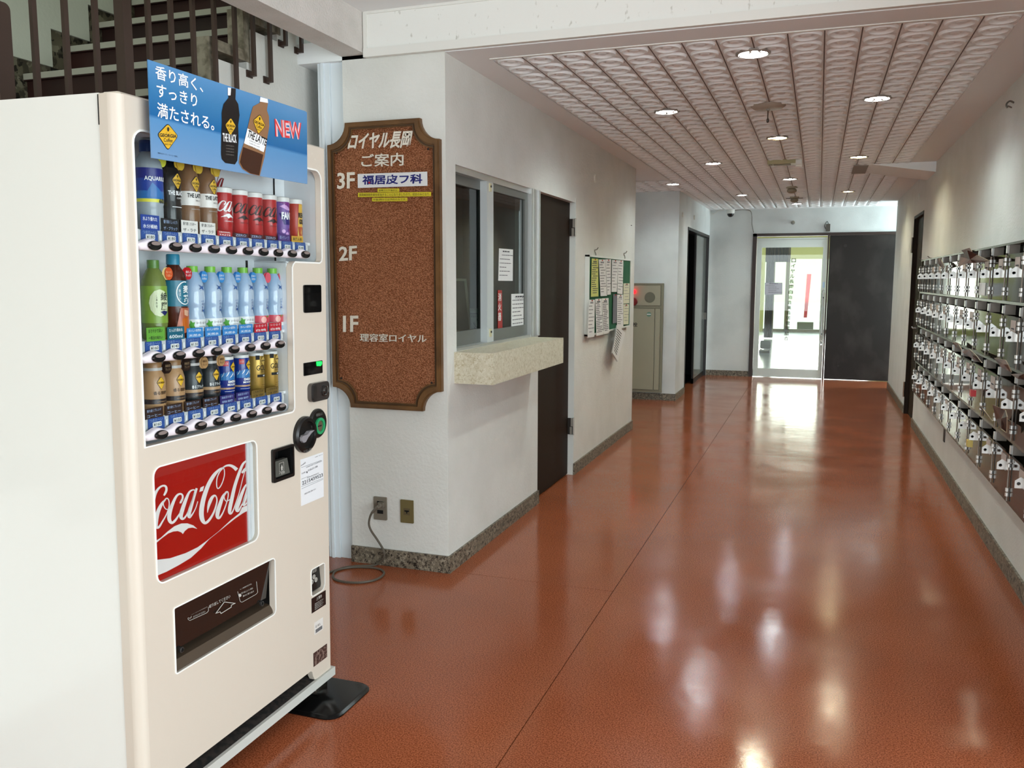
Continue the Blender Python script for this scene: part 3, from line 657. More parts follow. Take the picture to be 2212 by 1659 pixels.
for q in ((.594, .834, .618, .862), (.594, .822, .622, .832)): bp_.prism(rrect(q[0], q[2], q[1], q[3], .002, 2), 'x', .0025, .003, holes=[rrect(q[0]+.001, q[2]-.001, q[1]+.001, q[3]-.001, .001, 2)])
vo('bill_print', bp_, GP, bs)
# stickers
STK = mat('sticker_white', (226, 228, 230), .5)
s_ = MB(); s_.box(0, .0012, .712, .845, .700, .850, 0)
def zs(a, b): return (640+a/10.375, 940+b/10.375)
def sq(bl, br, tl): return fq(zs(*bl), zs(*br), zs(*tl), onm(.0016))
s_.text('2215439523', sq((135, 1120), (600, 925), (128, 1040)), 1, .015)
s_.text('お問い合わせ', sq((420, 505), (590, 440), (420, 485)), 1); s_.text('自動販売機のお客様相談室', sq((225, 735), (580, 585), (222, 712)), 1)
s_.text('0120-211-308', sq((268, 815), (480, 715), (262, 775)), 1, .01); s_.text('受付時間', sq((120, 880), (205, 840), (118, 852)), 1)
s_.text('設置管理番号', sq((240, 972), (505, 860), (238, 948)), 1); s_.text('釣銭切れの際はご容赦ください', sq((185, 1340), (440, 1220), (182, 1305)), 1)
script(s_, lambda x, y: sq((100, 705), (210, 640), (98, 660))(x/1100, 1-(y-250)/800), 1, sw=False)
for a, b in (((110, 985), (280, 915)), ((110, 1150), (600, 965)), ((120, 1200), (605, 985)), ((110, 725), (560, 560))):
    q = [zs(*a), zs(*b), zs(b[0], b[1]+6), zs(a[0], a[1]+6)]; s_.add([mh(*w, .0016) for w in q], [(0, 1, 2, 3)], 1)
s_.add([mh(*zs(240+14*math.cos(k*.6283), 830+24*math.sin(k*.6283)), .0016) for k in range(10)], [tuple(range(10))], 1)
vo('number_sticker', s_, [STK, INK])
rt_ = vo('coin_return', MB().box(-.04, -.036, .76, .848, .38, .476).box(-.036, -.02, .76, .764, .38, .476).box(-.036, -.02, .843, .847, .38, .476).prism([(-.034, .39), (-.012, .39), (-.02, .47), (-.034, .47)], 'y', .7645, .8425), BLACK)
rp = MB().text('つり銭 返却', fr((-.010, .776, .452), (0, .036, 0), (0, 0, .011)), 0)
for a, b in ((.785, .424), (.797, .438), (.809, .424)): rp.lathe([(.008, -.012), (.008, -.010), (.0058, -.010), (.0058, -.012)], (0, a, b), 14, ax='x')
vo('return_print', rp, GP, rt_)
w_ = MB().box(0, .0012, .763, .849, .326, .376, 0).text('⚠警告', fr((.0016, .79, .360), (0, .034, 0), (0, 0, .011)), 1, .01)
for k in range(4): w_.text('機械内部に触れない', fr((.0016, .78, .349-.006*k), (0, .055-.006*(k % 2), 0), (0, 0, .0045)), 1)
vo('warning_sticker', w_, [mat('sticker_dark_brown', (34, 22, 20), .4), GP])
e_ = MB().box(0, .001, .778, .83, .246, .288, 0)
for k in range(14): e_.box(.001, .0014, .783+.003*k, .7844+.003*k+.0006*(k % 3), .25, .262, 1)
e_.text('GC 4K1L', fr((.0014, .783, .268), (0, .03, 0), (0, 0, .008)), 1); vo('barcode_sticker', e_, [mat('sticker_faded', (214, 210, 204), .6), INK])
vo('worn_sticker', MB().box(0, .001, .769, .853, .139, .186), mat('worn_brown_sticker', (64, 40, 34), .6, var=(90, (120, 98, 88), 3, .5, .56)))
# feet on pads
ft = MB().lathe([(.006, .026), (.006, .07)], (-.055, .855, 0), 10).box(-.085, -.02, .82, .885, .012, .026).box(-.024, -.02, .82, .885, .0118, .04)
vo('front_foot', ft, CHROME); vo('front_foot', MB().lathe([(.006, .026), (.006, .07)], (-.055, .05, 0), 10).box(-.085, -.02, .02, .085, .012, .026), CHROME)
vo('rear_foot', MB().lathe([(.02, 0), (.02, .012), (.008, .02), (.008, .07)], (-.64, .06, 0), 10), CHROME); vo('rear_foot', MB().lathe([(.02, 0), (.02, .012), (.008, .02), (.008, .07)], (-.64, .83, 0), 10), CHROME)

# anti-tip pad: glossy black plate
PADM = mat('glossy_black_plate', (10, 10, 10), .2, spec=.3, var=(40, (34, 30, 26), 3, .62, .8))
pd = MB(); lp = rrect(-1.72, -1.405, 2.275, 2.535, .05, 6); ins = rrect(-1.712, -1.413, 2.283, 2.527, .045, 6); n = len(lp)
pd.add([(x, y, 0) for x, y in lp]+[(x, y, .004) for x, y in lp]+[(x, y, .011) for x, y in ins], [(i, (i+1) % n, n+(i+1) % n, n+i) for i in range(n)]+[(n+i, n+(i+1) % n, 2*n+(i+1) % n, 2*n+i) for i in range(n)]+[tuple(range(2*n, 3*n))])
one('anti_tip_plate', pd, PADM, 'glossy black anti-tip plate on the floor under the far corner of the vending machine', 'plate', smooth=True)

# advertising board clipped to the machine (tall blue sheet)
ad = thing('advertising_board', MO+MR @ Vector((.03, .40, 1.70)), 'blue coffee advertising board with white slogan clipped to the vending machine top', 'sign'); ad.rotation_euler = ME
AO = Vector((.03, .40, 1.70))
def ao(name, mb, mats, parent=None):
    mb.v = [v-AO for v in mb.v]; return obj(name, mb, mats, parent or ad, local=True)
pc = [mh(*q, .03) for q in ((320, 128.5), (659, 240), (663, 243), (664, 397.5), (328, 341))]
sky = gradm('ad_blue', [(0, (112, 150, 190)), (.40, (88, 142, 190)), (.44, (28, 100, 158)), (.75, (58, 122, 172)), (1, (84, 138, 186))], 'Z', 0, .21, .2)
nt = sky.node_tree
pan = ao('panel', MB().slab(pc, (-.003, 0, 0), 0), [sky])
ao('bracket', MB().box(.0, .027, .12, .14, 1.74, 1.75).box(.0, .027, .68, .70, 1.74, 1.75), mat('clear_plastic', (200, 204, 206), .3))
WP = mat('ad_white', (238, 240, 240), .4)
def za(a, b): return (280+a/3.770, 100+b/3.770)
def aq(bl, br, tl, x=.0312): return fq(za(*bl), za(*br), za(*tl), onm(x))
tx = MB(); tx.text('香り高く、', aq((212, 262), (600, 378), (205, 148)), 0, .012); tx.text('すっきり', aq((222, 410), (552, 498), (218, 300)), 0, .012); tx.text('満たされる。', aq((226, 575), (690, 690), (222, 452)), 0, .012)
ao('slogan', tx, WP)
nw = MB().text('NEW', aq((1188, 735), (1405, 762), (1180, 590), .0311), 0, .06).text('NEW', aq((1188, 735), (1405, 762), (1180, 590), .0316), 1, .0)
ao('new_lettering', nw, [mat('ad_pale_pink', (235, 200, 205), .4), mat('ad_red', (214, 60, 62), .4)])
YEL = mat('emblem_yellow', (222, 176, 44), .4)
def emblem(mb, fn, my, mk, k=1.0, txt=True):
    """rounded diamond with sun rays and lettering; fn maps (-1..1, -1..1)"""
    def loop(s): 
        o = []
        for i, (cx, cy) in enumerate(((1, .12), (0, 1), (-1, .12), (0, -1))):
            nx2, ny2 = ((1, .12), (0, 1), (-1, .12), (0, -1))[(i+1) % 4]
            pv = ((1, .12), (0, 1), (-1, .12), (0, -1))[i-1]
            for t in (-.14, -.05, .05, .14):
                q = (nx2, ny2) if t > 0 else pv; a = abs(t); r = .96 if a < .1 else 1
                o.append(((cx+(q[0]-cx)*a)*s*r, (cy+(q[1]-cy)*a)*s*r))
        return o
    for s, m_, e in ((1.0, mk, 0), (.93, my, 1)):
        l = loop(s); c = [(x*t, y*t) for t in (1, .66, .33) for x, y in l]; n = len(l)
        vs = [fn(x, y, e) for x, y in c]+[fn(0, 0, e)]
        fs = [(a*n+i, a*n+(i+1) % n, (a+1)*n+(i+1) % n, (a+1)*n+i) for a in range(2) for i in range(n)]+[(2*n+i, 2*n+(i+1) % n, 3*n) for i in range(n)]
        mb.add(vs, fs, m_)
    if txt:
        for b, x0, x1, y0, y1, bo in (('GEORGIA', -.80, .80, -.04, .22, .03), ('Coffee', -.42, .42, -.38, -.10, .01), ('SINCE 1975', -.3, .3, -.60, -.48, 0)):
            v, f = glyphs(b, bo); mb.add([fn(x0+(x1-x0)*x, y0+(y1-y0)*y, 2) for x, y in v], f, mk)
        mb.add([fn(.10*math.cos(t*.785), .55+.17*math.sin(t*.785), 2) for t in range(8)], [tuple(range(8))], mk)
        for t in (-60, -35, 35, 60, 125, 145, -125, -145):
            a = math.radians(t+90); c, s = math.cos(a), math.sin(a); mb.add([fn(.16*c-.008*s, .45+.2*s+.008*c, 2), fn(.16*c+.008*s, .45+.2*s-.008*c, 2), fn(.42*c, .45+.34*s*.8, 2)], [(0, 1, 2)], mk)
em = MB(); cen = za(312, 738); ex = Vector(mh(*za(397, 745), .032))-mh(*cen, .032); ey = Vector(mh(*za(312, 625), .032))-mh(*cen, .032)
emblem(em, lambda x, y, e: mh(*cen, .0312)+ex*x+ey*y+Vector((.0004*e, 0, 0)), 0, 1)
ao('emblem', em, [YEL, INKD])
sm = MB().text('香料はすべて、コーヒー由来。', aq((232, 875), (395, 905), (230, 862)), 0); ao('small_print', sm, mat('ad_dark_blue_print', (30, 44, 70), .5))
# bottle drawings printed on the board
def draw(pts, mi, mb, x=.0313): mb.add([mh(*za(*q), x) for q in pts], [tuple(t) for t in tessellate_polygon([[Vector((q[0], q[1], 0)) for q in pts]])], mi)
bd = MB()
draw([(800, 335), (865, 345), (862, 432), (885, 470), (896, 560), (884, 640), (888, 760), (878, 930), (858, 962), (780, 950), (752, 920), (745, 880), (748, 700), (752, 620), (750, 540), (765, 470), (806, 420)], 0, bd)
draw([(800, 335), (826, 339), (822, 400), (800, 400)], 1, bd, .0316)
draw([(1065, 412), (1125, 430), (1128, 455), (1118, 520), (1135, 570), (1138, 650), (1118, 770), (1100, 900), (1060, 1056), (980, 1038), (920, 1000), (890, 950), (895, 900), (930, 790), (955, 690), (985, 560), (1005, 490), (1060, 460)], 2, bd)
draw([(1065, 412), (1125, 430), (1128, 462), (1060, 450)], 1, bd, .0316)
draw([(960, 668), (1118, 760), (1092, 862), (932, 790)], 1, bd, .0316)
draw([(925, 820), (1088, 882), (1055, 1050), (985, 1035), (925, 995), (898, 945)], 3, bd, .0317)
bd.text('THE BLACK', aq((760, 775), (872, 788), (757, 705), .032), 1, .02).text('THE LATTE', aq((955, 738), (1108, 812), (972, 680), .032), 0, .02)
for i in range(3): bd.text('CAFE AU LAIT', aq((975, 770+22*i), (1060, 805+22*i), (976, 762+22*i), .032), 0)
for i in range(4): bd.text('COFFEE BEANS', aq((785, 812+24*i), (850, 820+24*i), (785, 802+24*i), .032), 4)
for cx, cy, hx, hy, tl in ((822, 655, 46, 76, 6), (1055, 636, 52, 84, 22)):
    c0_ = mh(*za(cx, cy), .0318); e1 = mh(*za(cx+hx, cy+tl), .0318)-c0_; e2 = mh(*za(cx+tl*.3, cy-hy), .0318)-c0_
    emblem(bd, lambda x, y, e, c0_=c0_, e1=e1, e2=e2: c0_+e1*x+e2*y+Vector((.0003*e, 0, 0)), 5, 0)
ao('bottle_print', bd, [mat('ad_black', (22, 18, 18), .3), WP, mat('ad_milky_brown', (142, 104, 72), .3), mat('ad_coffee_brown', (62, 34, 20), .3), mat('ad_grey', (120, 116, 110), .4), YEL])
# ------------------------------------------------------------------ drinks standing in the display
def wrap(r, a0=-.25, z0=0, e0=.0005, de=.0003):
    return lambda s, z, e=0: Vector(((r+e0+de*e)*math.cos(a0+s/r), (r+e0+de*e)*math.sin(a0+s/r), z0+z))
def patch(mb, fn, s0, s1, z0, z1, mi, n=6, e=0):
    vs = [fn(s0+(s1-s0)*i/n, z, e) for z in (z0, z1) for i in range(n+1)]
    mb.add(vs, [(i, i+1, n+1+i+1, n+1+i) for i in range(n)], mi)
def wtext(mb, s, fn, s0, s1, z0, z1, mi, bold=0, e=1):
    v, f = glyphs(s, bold); mb.add([fn(s0+(s1-s0)*x, z0+(z1-z0)*y, e) for x, y in v], f, mi)
def wpoly(mb, fn, pts, mi, e=1):
    q = [tuple(pts[i] for i in t) for t in tessellate_polygon([[Vector((p[0], p[1], 0)) for p in pts]])]
    while q:
        t = q.pop(); d = [abs(t[i][0]-t[(i+1) % 3][0]) for i in range(3)]; m = max(d)
        if m > .008:
            i = d.index(m); a, b, c = t[i], t[(i+1) % 3], t[(i+2) % 3]; h = ((a[0]+b[0])/2, (a[1]+b[1])/2); q += [(a, h, c), (h, b, c)]
        else: mb.add([fn(x, y, e) for x, y in t], [(0, 1, 2)], mi)
ITEMS = {}
def item(kind, name, label, row, i, build=None, group=None):
    ax = (.160+.0702*i, .165+.0717*i, .150+.0707*i)[row]; zb = ROWS[row][0]
    loc = MO+MR @ Vector((-.060, ax, zb))
    if kind not in ITEMS:
        t = thing(name, loc, label, 'bottle' if 'bottle' in name else 'can', group); t.rotation_euler = ME; ITEMS[kind] = t
        build(lambda n, mb, ms, sm=True, parent=None: obj(n, mb, ms, parent or t, smooth=sm, local=True))
        return t
    src = ITEMS[kind]; t = src.copy(); C.objects.link(t); t.location = loc; t['label'] = label
    for ch in list(src.children):
        c = ch.copy(); C.objects.link(c); c.parent = t
    return t
def m_(n, c, r=.3, **k): return mat(n, c, r, **k)
BODY = lambda r, h, waist=0: [(r*.9, 0), (r, .004), (r, h*.30), (r*(1-waist), h*.40), (r, h*.52), (r, h*.66), (r*.86, h*.76), (r*.5, h*.87), (.0125, h*.91), (.0125, h*.925)]
CAPP = lambda h: [(.0145, h*.925), (.0145, h*.99), (.013, h), (0, h)]
def tag_disc(P, r, col, txt, name, y=.012, z=.16, x=.026, tcol=None, rr=.016, back=None):
    m = MB(); n = 20
    m.add([(x, y+rr*.9*math.cos(2*math.pi*k/n), z+rr*math.sin(2*math.pi*k/n)) for k in range(n)], [tuple(range(n))], 0)
    m.add([(x-.002, y-.006+rr*math.cos(2*math.pi*k/n), z+rr*math.sin(2*math.pi*k/n)) for k in range(n)], [tuple(range(n))], 2)
    if txt:
        for j, s in enumerate(txt): m.text(s, fr((x+.0006, y-rr*.62, z+.001-.009*j), (0, rr*1.2, 0), (0, 0, .0065)), 1, .01)
    P(name, m, [col, tcol or WP, back or col], False)
def aq_(P):   # big blue sports drink bottle
    b = MB().lathe([(.030, 0), (.033, .004), (.033, .055), (.0325, .06), (.034, .065), (.034, .150), (.030, .168), (.017, .188), (.0145, .195)], n=24); P('bottle_body', b, m_('cloudy_clear', (150, 160, 166), .12))
    l = MB().lathe([(.0342, .068), (.0342, .076)], n=24, mi=0).lathe([(.0343, .076), (.0343, .095), (.0343, .125), (.0343, .150)], n=24, mis=[2, 1, 3])
    fn = wrap(.0345, -.3); wtext(l, 'AQUARIUS', fn, -.028, .03, .118, .130, 4, .02); wtext(l, '600', fn, .006, .027, .066, .078, 5, .03); wpoly(l, fn, [(-.03, .08), (-.01, .115), (.03, .08)], 2, .5); P('label', l, [m_('lbl_yellow', (220, 216, 70)), m_('lbl_blue', (30, 62, 150)), m_('lbl_midblue', (44, 110, 176)), m_('lbl_navy', (28, 36, 120)), WP, m_('lbl_dark', (40, 46, 60))])
    P('cap', MB().lathe([(.019, .19), (.019, .215), (.017, .218), (0, .218)], n=18), m_('cap_blue', (26, 56, 120)))
    tag_disc(P, 0, m_('tag_yellow', (210, 214, 70)), None, 'neck_tag', .02, .172)
def coffee(P, body, band, txt, dark, tagc):
    b = MB().lathe([(.028, 0), (.030, .004), (.030, .012), (.0292, .016), (.0302, .02), (.0302, .07), (.0288, .078), (.0302, .088), (.0302, .125), (.027, .152), (.020, .175), (.0135, .192)], n=24); P('bottle_body', b, body)
    l = MB(); fn = wrap(.0304, -.22)
    if band: patch(l, fn, -.05, .05, .072, .108, 0, 14)
    emblem(l, lambda x, y, e: fn(.004+x*.016, .127+y*.022, e+1), 3, 2)
    wtext(l, txt, fn, -.021, .026, .092, .103, 2 if band else 1, .03, 2); wtext(l, 'CAFE AU LAIT' if band else 'COFFEE', fn, -.0, .018, .083, .087, 2 if band else 1, 0, 2)
    patch(l, fn, -.012, .018, .062, .0635, 1, 4, 1)
    P('label', l, [m_('label_white', (226, 222, 216)), m_('label_grey', (150, 146, 140)) if band else WP, INKD, YEL])
    P('cap', MB().lathe([(.0145, .19), (.0145, .208), (.013, .21), (0, .21)], n=16), dark)
    tag_disc(P, 0, tagc, None, 'neck_tag', .016, .172)
def can(P, body, h=.130, r=.0265, deco=None, dm=None, top=True):
    pr = [(r*.86, 0), (r, .005), (r, h-.012), (r*.93, h-.004)]; P('can_body', MB().lathe(pr, n=26), body)
    P('lid', MB().lathe([(r*.94, h-.005), (r*.94, h+.003), (r*.88, h+.004), (r*.86, h+.001), (0, h+.001)], n=26) if not top else MB().lathe([(r*1.03, h-.011), (r*1.03, h+.002), (r*.9, h+.004), (0, h+.004)], n=26), m_('can_top_white', (226, 226, 222)))
    if deco: m = MB(); deco(m, wrap(r, -.2)); P('label', m, dm)
def script_can(mi):
    def d(m, fn):
        pc0 = mh(*zpt((430, 760)), PX0)
        def f(x, y):
            p = mh(*zpt((x, y)), PX0); return fn((p.y-pc0.y)*.40, .080+(p.z-pc0.z)*.40, 1)
        script(m, f, 0, keys=('c1', 'c1b', 'a1', 'a1s', 'C'), hy=False, sw=False)
        wpoly(m, fn, [(-.024, .052), (-.008, .061), (.0, .063), (.004, .060), (.022, .050), (.004, .053), (-.003, .049), (-.008, .054)], 0)
        wtext(m, 'ORIGINAL TASTE' if mi else 'ZERO SUGAR', fn, -.014, .020, .040, .043, 0, .01)
    return d
RC = m_('can_red', (176, 30, 34), .28, coat=.3)
item('aq', 'sports_drink_bottle', 'large blue labelled sports drink bottle at the left end of the top shelf', 0, 0, aq_)
item('bk', 'coffee_bottle', 'black coffee bottle with yellow diamond emblem on the top shelf', 0, 1, lambda P: coffee(P, m_('coffee_black', (20, 18, 18), .14), False, 'THE BLACK', BLACK, m_('tag_gold', (212, 176, 60))))
lt_l = ['milky brown coffee bottle with white label, right beside the black coffee bottle', 'milky brown coffee bottle with white label, next to the red cans on the top shelf']
for k in (0, 1): item('lt', 'latte_bottle', lt_l[k], 0, 2+k, lambda P: coffee(P, m_('latte_brown', (122, 88, 60), .16), True, 'THE LATTE', m_('latte_cap', (96, 66, 44)), MATS['tag_gold']), 'milky coffee bottles on the top shelf')
item('ck', 'soda_can', 'red cola can with white script lettering on the top shelf', 0, 4, lambda P: can(P, RC, deco=script_can(1), dm=[WP]))
zl = ['red cola can with black script, first one after the can with white script', 'red cola can with black script, middle of the three on the top shelf', 'red cola can with black script beside the purple can']
for k in range(3): item('cz', 'zero_soda_can', zl[k], 0, 5+k, lambda P: can(P, RC, deco=script_can(0), dm=[m_('script_black', (34, 14, 16), .4)]), 'red cans with black script')
def fan(m, fn):
    wpoly(m, fn, [(-.026, .085), (.026, .075), (.026, .050), (-.010, .050)], 0); wpoly(m, fn, [(-.026, .118), (.026, .095), (.026, .118)], 3); wpoly(m, fn, [(-.024, .105), (-.008, .112), (.02, .094), (.0, .094)], 1)
    wtext(m, 'FANTA', fn, -.018, .034, .066, .088, 2, .05, 2)
    for a, b in ((-.012, .03), (.0, .022), (.008, .034), (.014, .018), (-.004, .012), (.018, .028)): wpoly(m, fn, [(a+.006*math.cos(t), b+.006*math.sin(t)) for t in [k*.7854 for k in range(8)]], 3 if a > 0 else 1)
item('fa', 'purple_soda_can', 'purple grape soda can between the red cans and the orange can', 0, 8, lambda P: can(P, m_('can_violet', (118, 84, 160)), r=.0245, deco=fan, dm=[m_('fan_navy', (42, 26, 110)), m_('fan_pink', (206, 160, 214)), WP, m_('fan_purple', (122, 40, 128))]))
def gold(m, fn):
    wpoly(m, fn, [(-.004, .118), (.022, .118), (.022, .0), (-.010, .0), (-.008, .05)], 0, .5); wpoly(m, fn, [(-.008, .048), (.018, .048), (.014, .02), (-.004, .02)], 1); wpoly(m, fn, [(.004, .046), (.012, .05), (.006, .0), (.0, .0)], 2)
    wtext(m, 'REAL', fn, -.006, .022, .076, .092, 3, .06, 2); wtext(m, 'GOLD', fn, -.004, .024, .056, .072, 3, .06, 2)
item('rg', 'orange_soda_can', 'red and yellow energy drink can at the right end of the top shelf', 0, 9, lambda P: can(P, m_('can_orange_red', (170, 44, 26)), r=.0245, deco=gold, dm=[m_('gold_yellow', (216, 170, 66)), m_('gold_red', (176, 70, 24)), m_('gold_cream', (240, 216, 130)), INKD]))
# row two
def tea(P):
    P('bottle_body', MB().lathe([(.028, 0), (.031, .004), (.031, .02), (.0295, .03), (.031, .04), (.031, .13), (.028, .15), (.018, .172), (.0125, .18)], n=24), m_('tea_green', (112, 126, 62), .12))
    l = MB().lathe([(.0313, .042), (.0313, .134)], n=24, mi=0); fn = wrap(.0315, -.35)
    wpoly(l, fn, [(-.022+.0*k+.026*math.cos(k*.5236)+.02, .092+.034*math.sin(k*.5236)) for k in range(12)], 1, .5)
    wtext(l, '綾', fn, .0, .02, .098, .118, 2, .01, 2); wtext(l, '鷹', fn, .0, .02, .074, .095, 2, .01, 2); wpoly(l, fn, [(-.002, .070), (.008, .073), (.022, .070), (.010, .060)], 3, 2)
    wtext(l, 'し\nあ\nわ\nせ', fn, -.012, -.008, .08, .112, 2, 0, 2); P('label', l, [m_('tea_label_green', (128, 160, 60)), m_('tea_label_pale', (206, 216, 176)), INKD, m_('tea_navy', (34, 38, 96))])
    P('cap', MB().lathe([(.0145, .178), (.0145, .198), (0, .199)], n=16), m_('tea_cap', (86, 128, 54))); tag_disc(P, 0, m_('tag_orange', (214, 88, 44)), ['もっと', 'うまい'], 'neck_tag', .030, .165, .022, m_('tag_text', (244, 200, 150)), .016, m_('tag_cream', (222, 196, 130)))
item('tea', 'green_tea_bottle', 'green tea bottle with pale label at the left end of the middle shelf', 1, 0, tea)
def barley(P):
    P('bottle_body', MB().lathe([(.030, 0), (.033, .004), (.033, .07), (.034, .076), (.034, .145), (.028, .168), (.018, .182), (.0135, .19)], n=24), m_('barley_brown', (74, 32, 20), .12))
    l = MB().lathe([(.0343, .082), (.0343, .148)], n=24, mi=0); fn = wrap(.0345, -.25)
    ring = [(math.cos(k*.2618), math.sin(k*.2618)) for k in range(24)]
    for k in range(5, 22): a, b = ring[k], ring[(k+1) % 24]; l.add([fn(.008+.024*a[0], .116+.030*a[1], 1), fn(.008+.024*b[0], .116+.030*b[1], 1), fn(.008+.0215*b[0], .116+.0275*b[1], 1), fn(.008+.0215*a[0], .116+.0275*a[1], 1)], [(0, 1, 2, 3)], 1)
    wtext(l, '麦', fn, .002, .022, .116, .136, 1, .03, 2); wtext(l, '茶', fn, .002, .022, .092, .112, 1, .03, 2); wtext(l, '香\nば\nし', fn, -.010, -.004, .10, .126, 1, 0, 2)
    wpoly(l, fn, [(-.006, .078), (.032, .078), (.026, .02), (.0, .012), (-.018, .024)], 2, 1); wpoly(l, fn, [(-.002, .050), (.026, .058), (.022, .024), (.0, .018), (-.010, .026)], 3, 2); wpoly(l, fn, [(.004, .074), (.020, .070), (.016, .056), (.004, .06)], 4, 2)
    P('label', l, [m_('barley_teal', (38, 112, 136)), WP, m_('barley_glass', (176, 92, 62)), m_('barley_amber', (190, 96, 24)), m_('barley_pale', (214, 170, 140))])
    P('cap', MB().lathe([(.017, .188), (.0165, .212), (.015, .215), (0, .215)], n=18), m_('barley_cap', (50, 134, 164))); tag_disc(P, 0, m_('tag_red', (190, 26, 34)), ['香ばしさ', 'すっきり'], 'neck_tag', .028, .166, .024)
item('barley', 'barley_tea_bottle', 'tall teal labelled barley tea bottle, second on the middle shelf', 1, 1, barley)
def water(P, tagm, sub, subt, tg):
    P('bottle_body', MB().lathe([(.0285, 0), (.030, .004), (.030, .048), (.026, .064), (.0285, .080), (.0305, .100), (.030, .118), (.027, .140), (.019, .163), (.0135, .172)], n=24), m_('water_bottle_blue', (150, 178, 208), .08, coat=.6, var=(9, (186, 200, 216), 1, .4, .6)))
    l = MB().lathe([(.0303, .014), (.0303, .046)], n=24, mi=0); fn = wrap(.0305, -.3)
    if sub is None:
        wpoly(l, fn, [(-.022+.010*(1 if k % 2 else .55)*math.cos(k*.6283), .031+.013*(1 if k % 2 else .55)*math.sin(k*.6283)) for k in range(10)], 2, 1); wtext(l, 'い・ろ・は・す', fn, -.010, .020, .033, .040, 3, .01, 2); patch(l, fn, -.004, .016, .027, .028, 3, 3, 2)
    else:
        patch(l, fn, -.03, .03, .024, .046, 1, 8, 1); wpoly(l, fn, [(.009*math.cos(k*.7854)-.004, .034+.010*math.sin(k*.7854)) for k in range(8)], 4, 2); wpoly(l, fn, [(.004, .044), (.014, .046), (.008, .040)], 2, 3)
    wtext(l, 'I LOHAS', fn, .002, .013, .056, .12, 5, 0, 1) if 0 else None
    for k in range(7): wtext(l, 'ILOHAS'[k % 6], wrap(.0286+.0012*math.sin(k), -.1), .004-.001*k, .012-.001*k, .066+.0085*k, .072+.0085*k, 5, .01, 2)
    wpoly(l, wrap(.0285, -.1), [(-.008, .138), (.004, .132), (.014, .139), (.007, .130), (.012, .121), (.002, .127), (-.006, .124), (-.001, .131)], 5, 5)
    P('label', l, [m_('water_label_white', (226, 230, 230)), m_('peach_label', (206, 70, 86)), m_('leaf_green', (88, 168, 62)), INK, m_('peach_pink', (238, 176, 166)), m_('water_print', (62, 98, 158))])
    P('cap', MB().lathe([(.0145, .170), (.0145, .186), (0, .187)], n=16), m_('cap_green', (118, 186, 62))); tag_disc(P, 0, tagm, subt, 'neck_tag', .026, .158, .018, None, .0155, tg)
wlab = ['clear water bottle with white leaf label, beside the teal barley tea bottle', 'clear water bottle with white leaf label, second of four on the middle shelf', 'clear water bottle with white leaf label, third of four on the middle shelf', 'clear water bottle with white leaf label, next to the pink labelled bottles']
for k in range(4): item('wa', 'water_bottle', wlab[k], 1, 2+k, lambda P: water(P, m_('tag_blue', (62, 140, 206)), None, ['日本の', '天然水'], m_('tag_blue2', (40, 110, 180))), 'water bottles on the middle shelf')
plab = ['water bottle with pink peach label, nearer the plain water bottles', 'water bottle with pink peach label at the right end of the middle shelf']
for k in range(2): item('pe', 'peach_water_bottle', plab[k], 1, 6+k, lambda P: water(P, m_('tag_pink', (226, 92, 110)), 1, None, m_('tag_pink2', (200, 60, 80))), 'peach water bottles')
# row three
def blend(P, body, lbl, dark):
    P('bottle_body', MB().lathe([(.0285, 0), (.030, .004), (.030, .088), (.026, .104), (.0215, .112), (.0215, .116)], n=24), body)
    P('cap_ring', MB().lathe([(.0235, .113), (.0235, .120)], n=20), m_('ring_silver', (180, 176, 172), .3))
    P('cap', MB().lathe([(.0225, .120), (.0225, .133), (.021, .135), (0, .135)], n=20), m_('cap_dark_brown', (34, 24, 20)) if dark else m_('cap_tan', (150, 112, 74)))
    l = MB(); fn = wrap(.0303, -.3); patch(l, fn, -.045, .045, .030, .042, 0, 12, 0); patch(l, fn, -.045, .045, .042, .050, 1, 12, 0) if dark else None
    emblem(l, lambda x, y, e: fn(.004+x*.012, .086+y*.017-.004, e+1), 2, 3, txt=False); wtext(l, '香るブラック' if dark else '香る微糖', fn, -.016, .02, .053, .062, 4 if dark else 3, .01, 2); wtext(l, 'COFFEE BEANS 100%', fn, -.008, .02, .034, .037, 1, 0, 2)
    wtext(l, 'GEORGIA', fn, -.006, .014, .081, .086, 3, .02, 5)
    P('label', l, [m_('label_charcoal', (44, 34, 34)), m_('label_tan', (176, 142, 104)), YEL, m_('label_ink', (60, 40, 24)), WP])
    tag_disc(P, 0, m_('tag_dark', (40, 26, 22)) if not dark else m_('tag_tan', (182, 142, 96)), ['高級豆', 'ブレンド'], 'neck_tag', .030, .118, .022, m_('tag_dim', (150, 126, 96)) if not dark else m_('tag_brown_ink', (80, 48, 26)), .0155)
bl = ['beige coffee bottle at the left end of the bottom shelf', 'beige coffee bottle beside the dark coffee bottles on the bottom shelf']
for k in range(2): item('be', 'beige_coffee_bottle', bl[k], 2, k, lambda P: blend(P, m_('bottle_beige', (176, 138, 98), .25), 0, False), 'beige coffee bottles')
bl = ['dark grey coffee bottle beside the beige coffee bottles', 'dark grey coffee bottle next to the blue cans']
for k in range(2): item('bd', 'dark_coffee_bottle', bl[k], 2, 2+k, lambda P: blend(P, m_('bottle_charcoal', (40, 44, 46), .25), 0, True), 'dark coffee bottles')
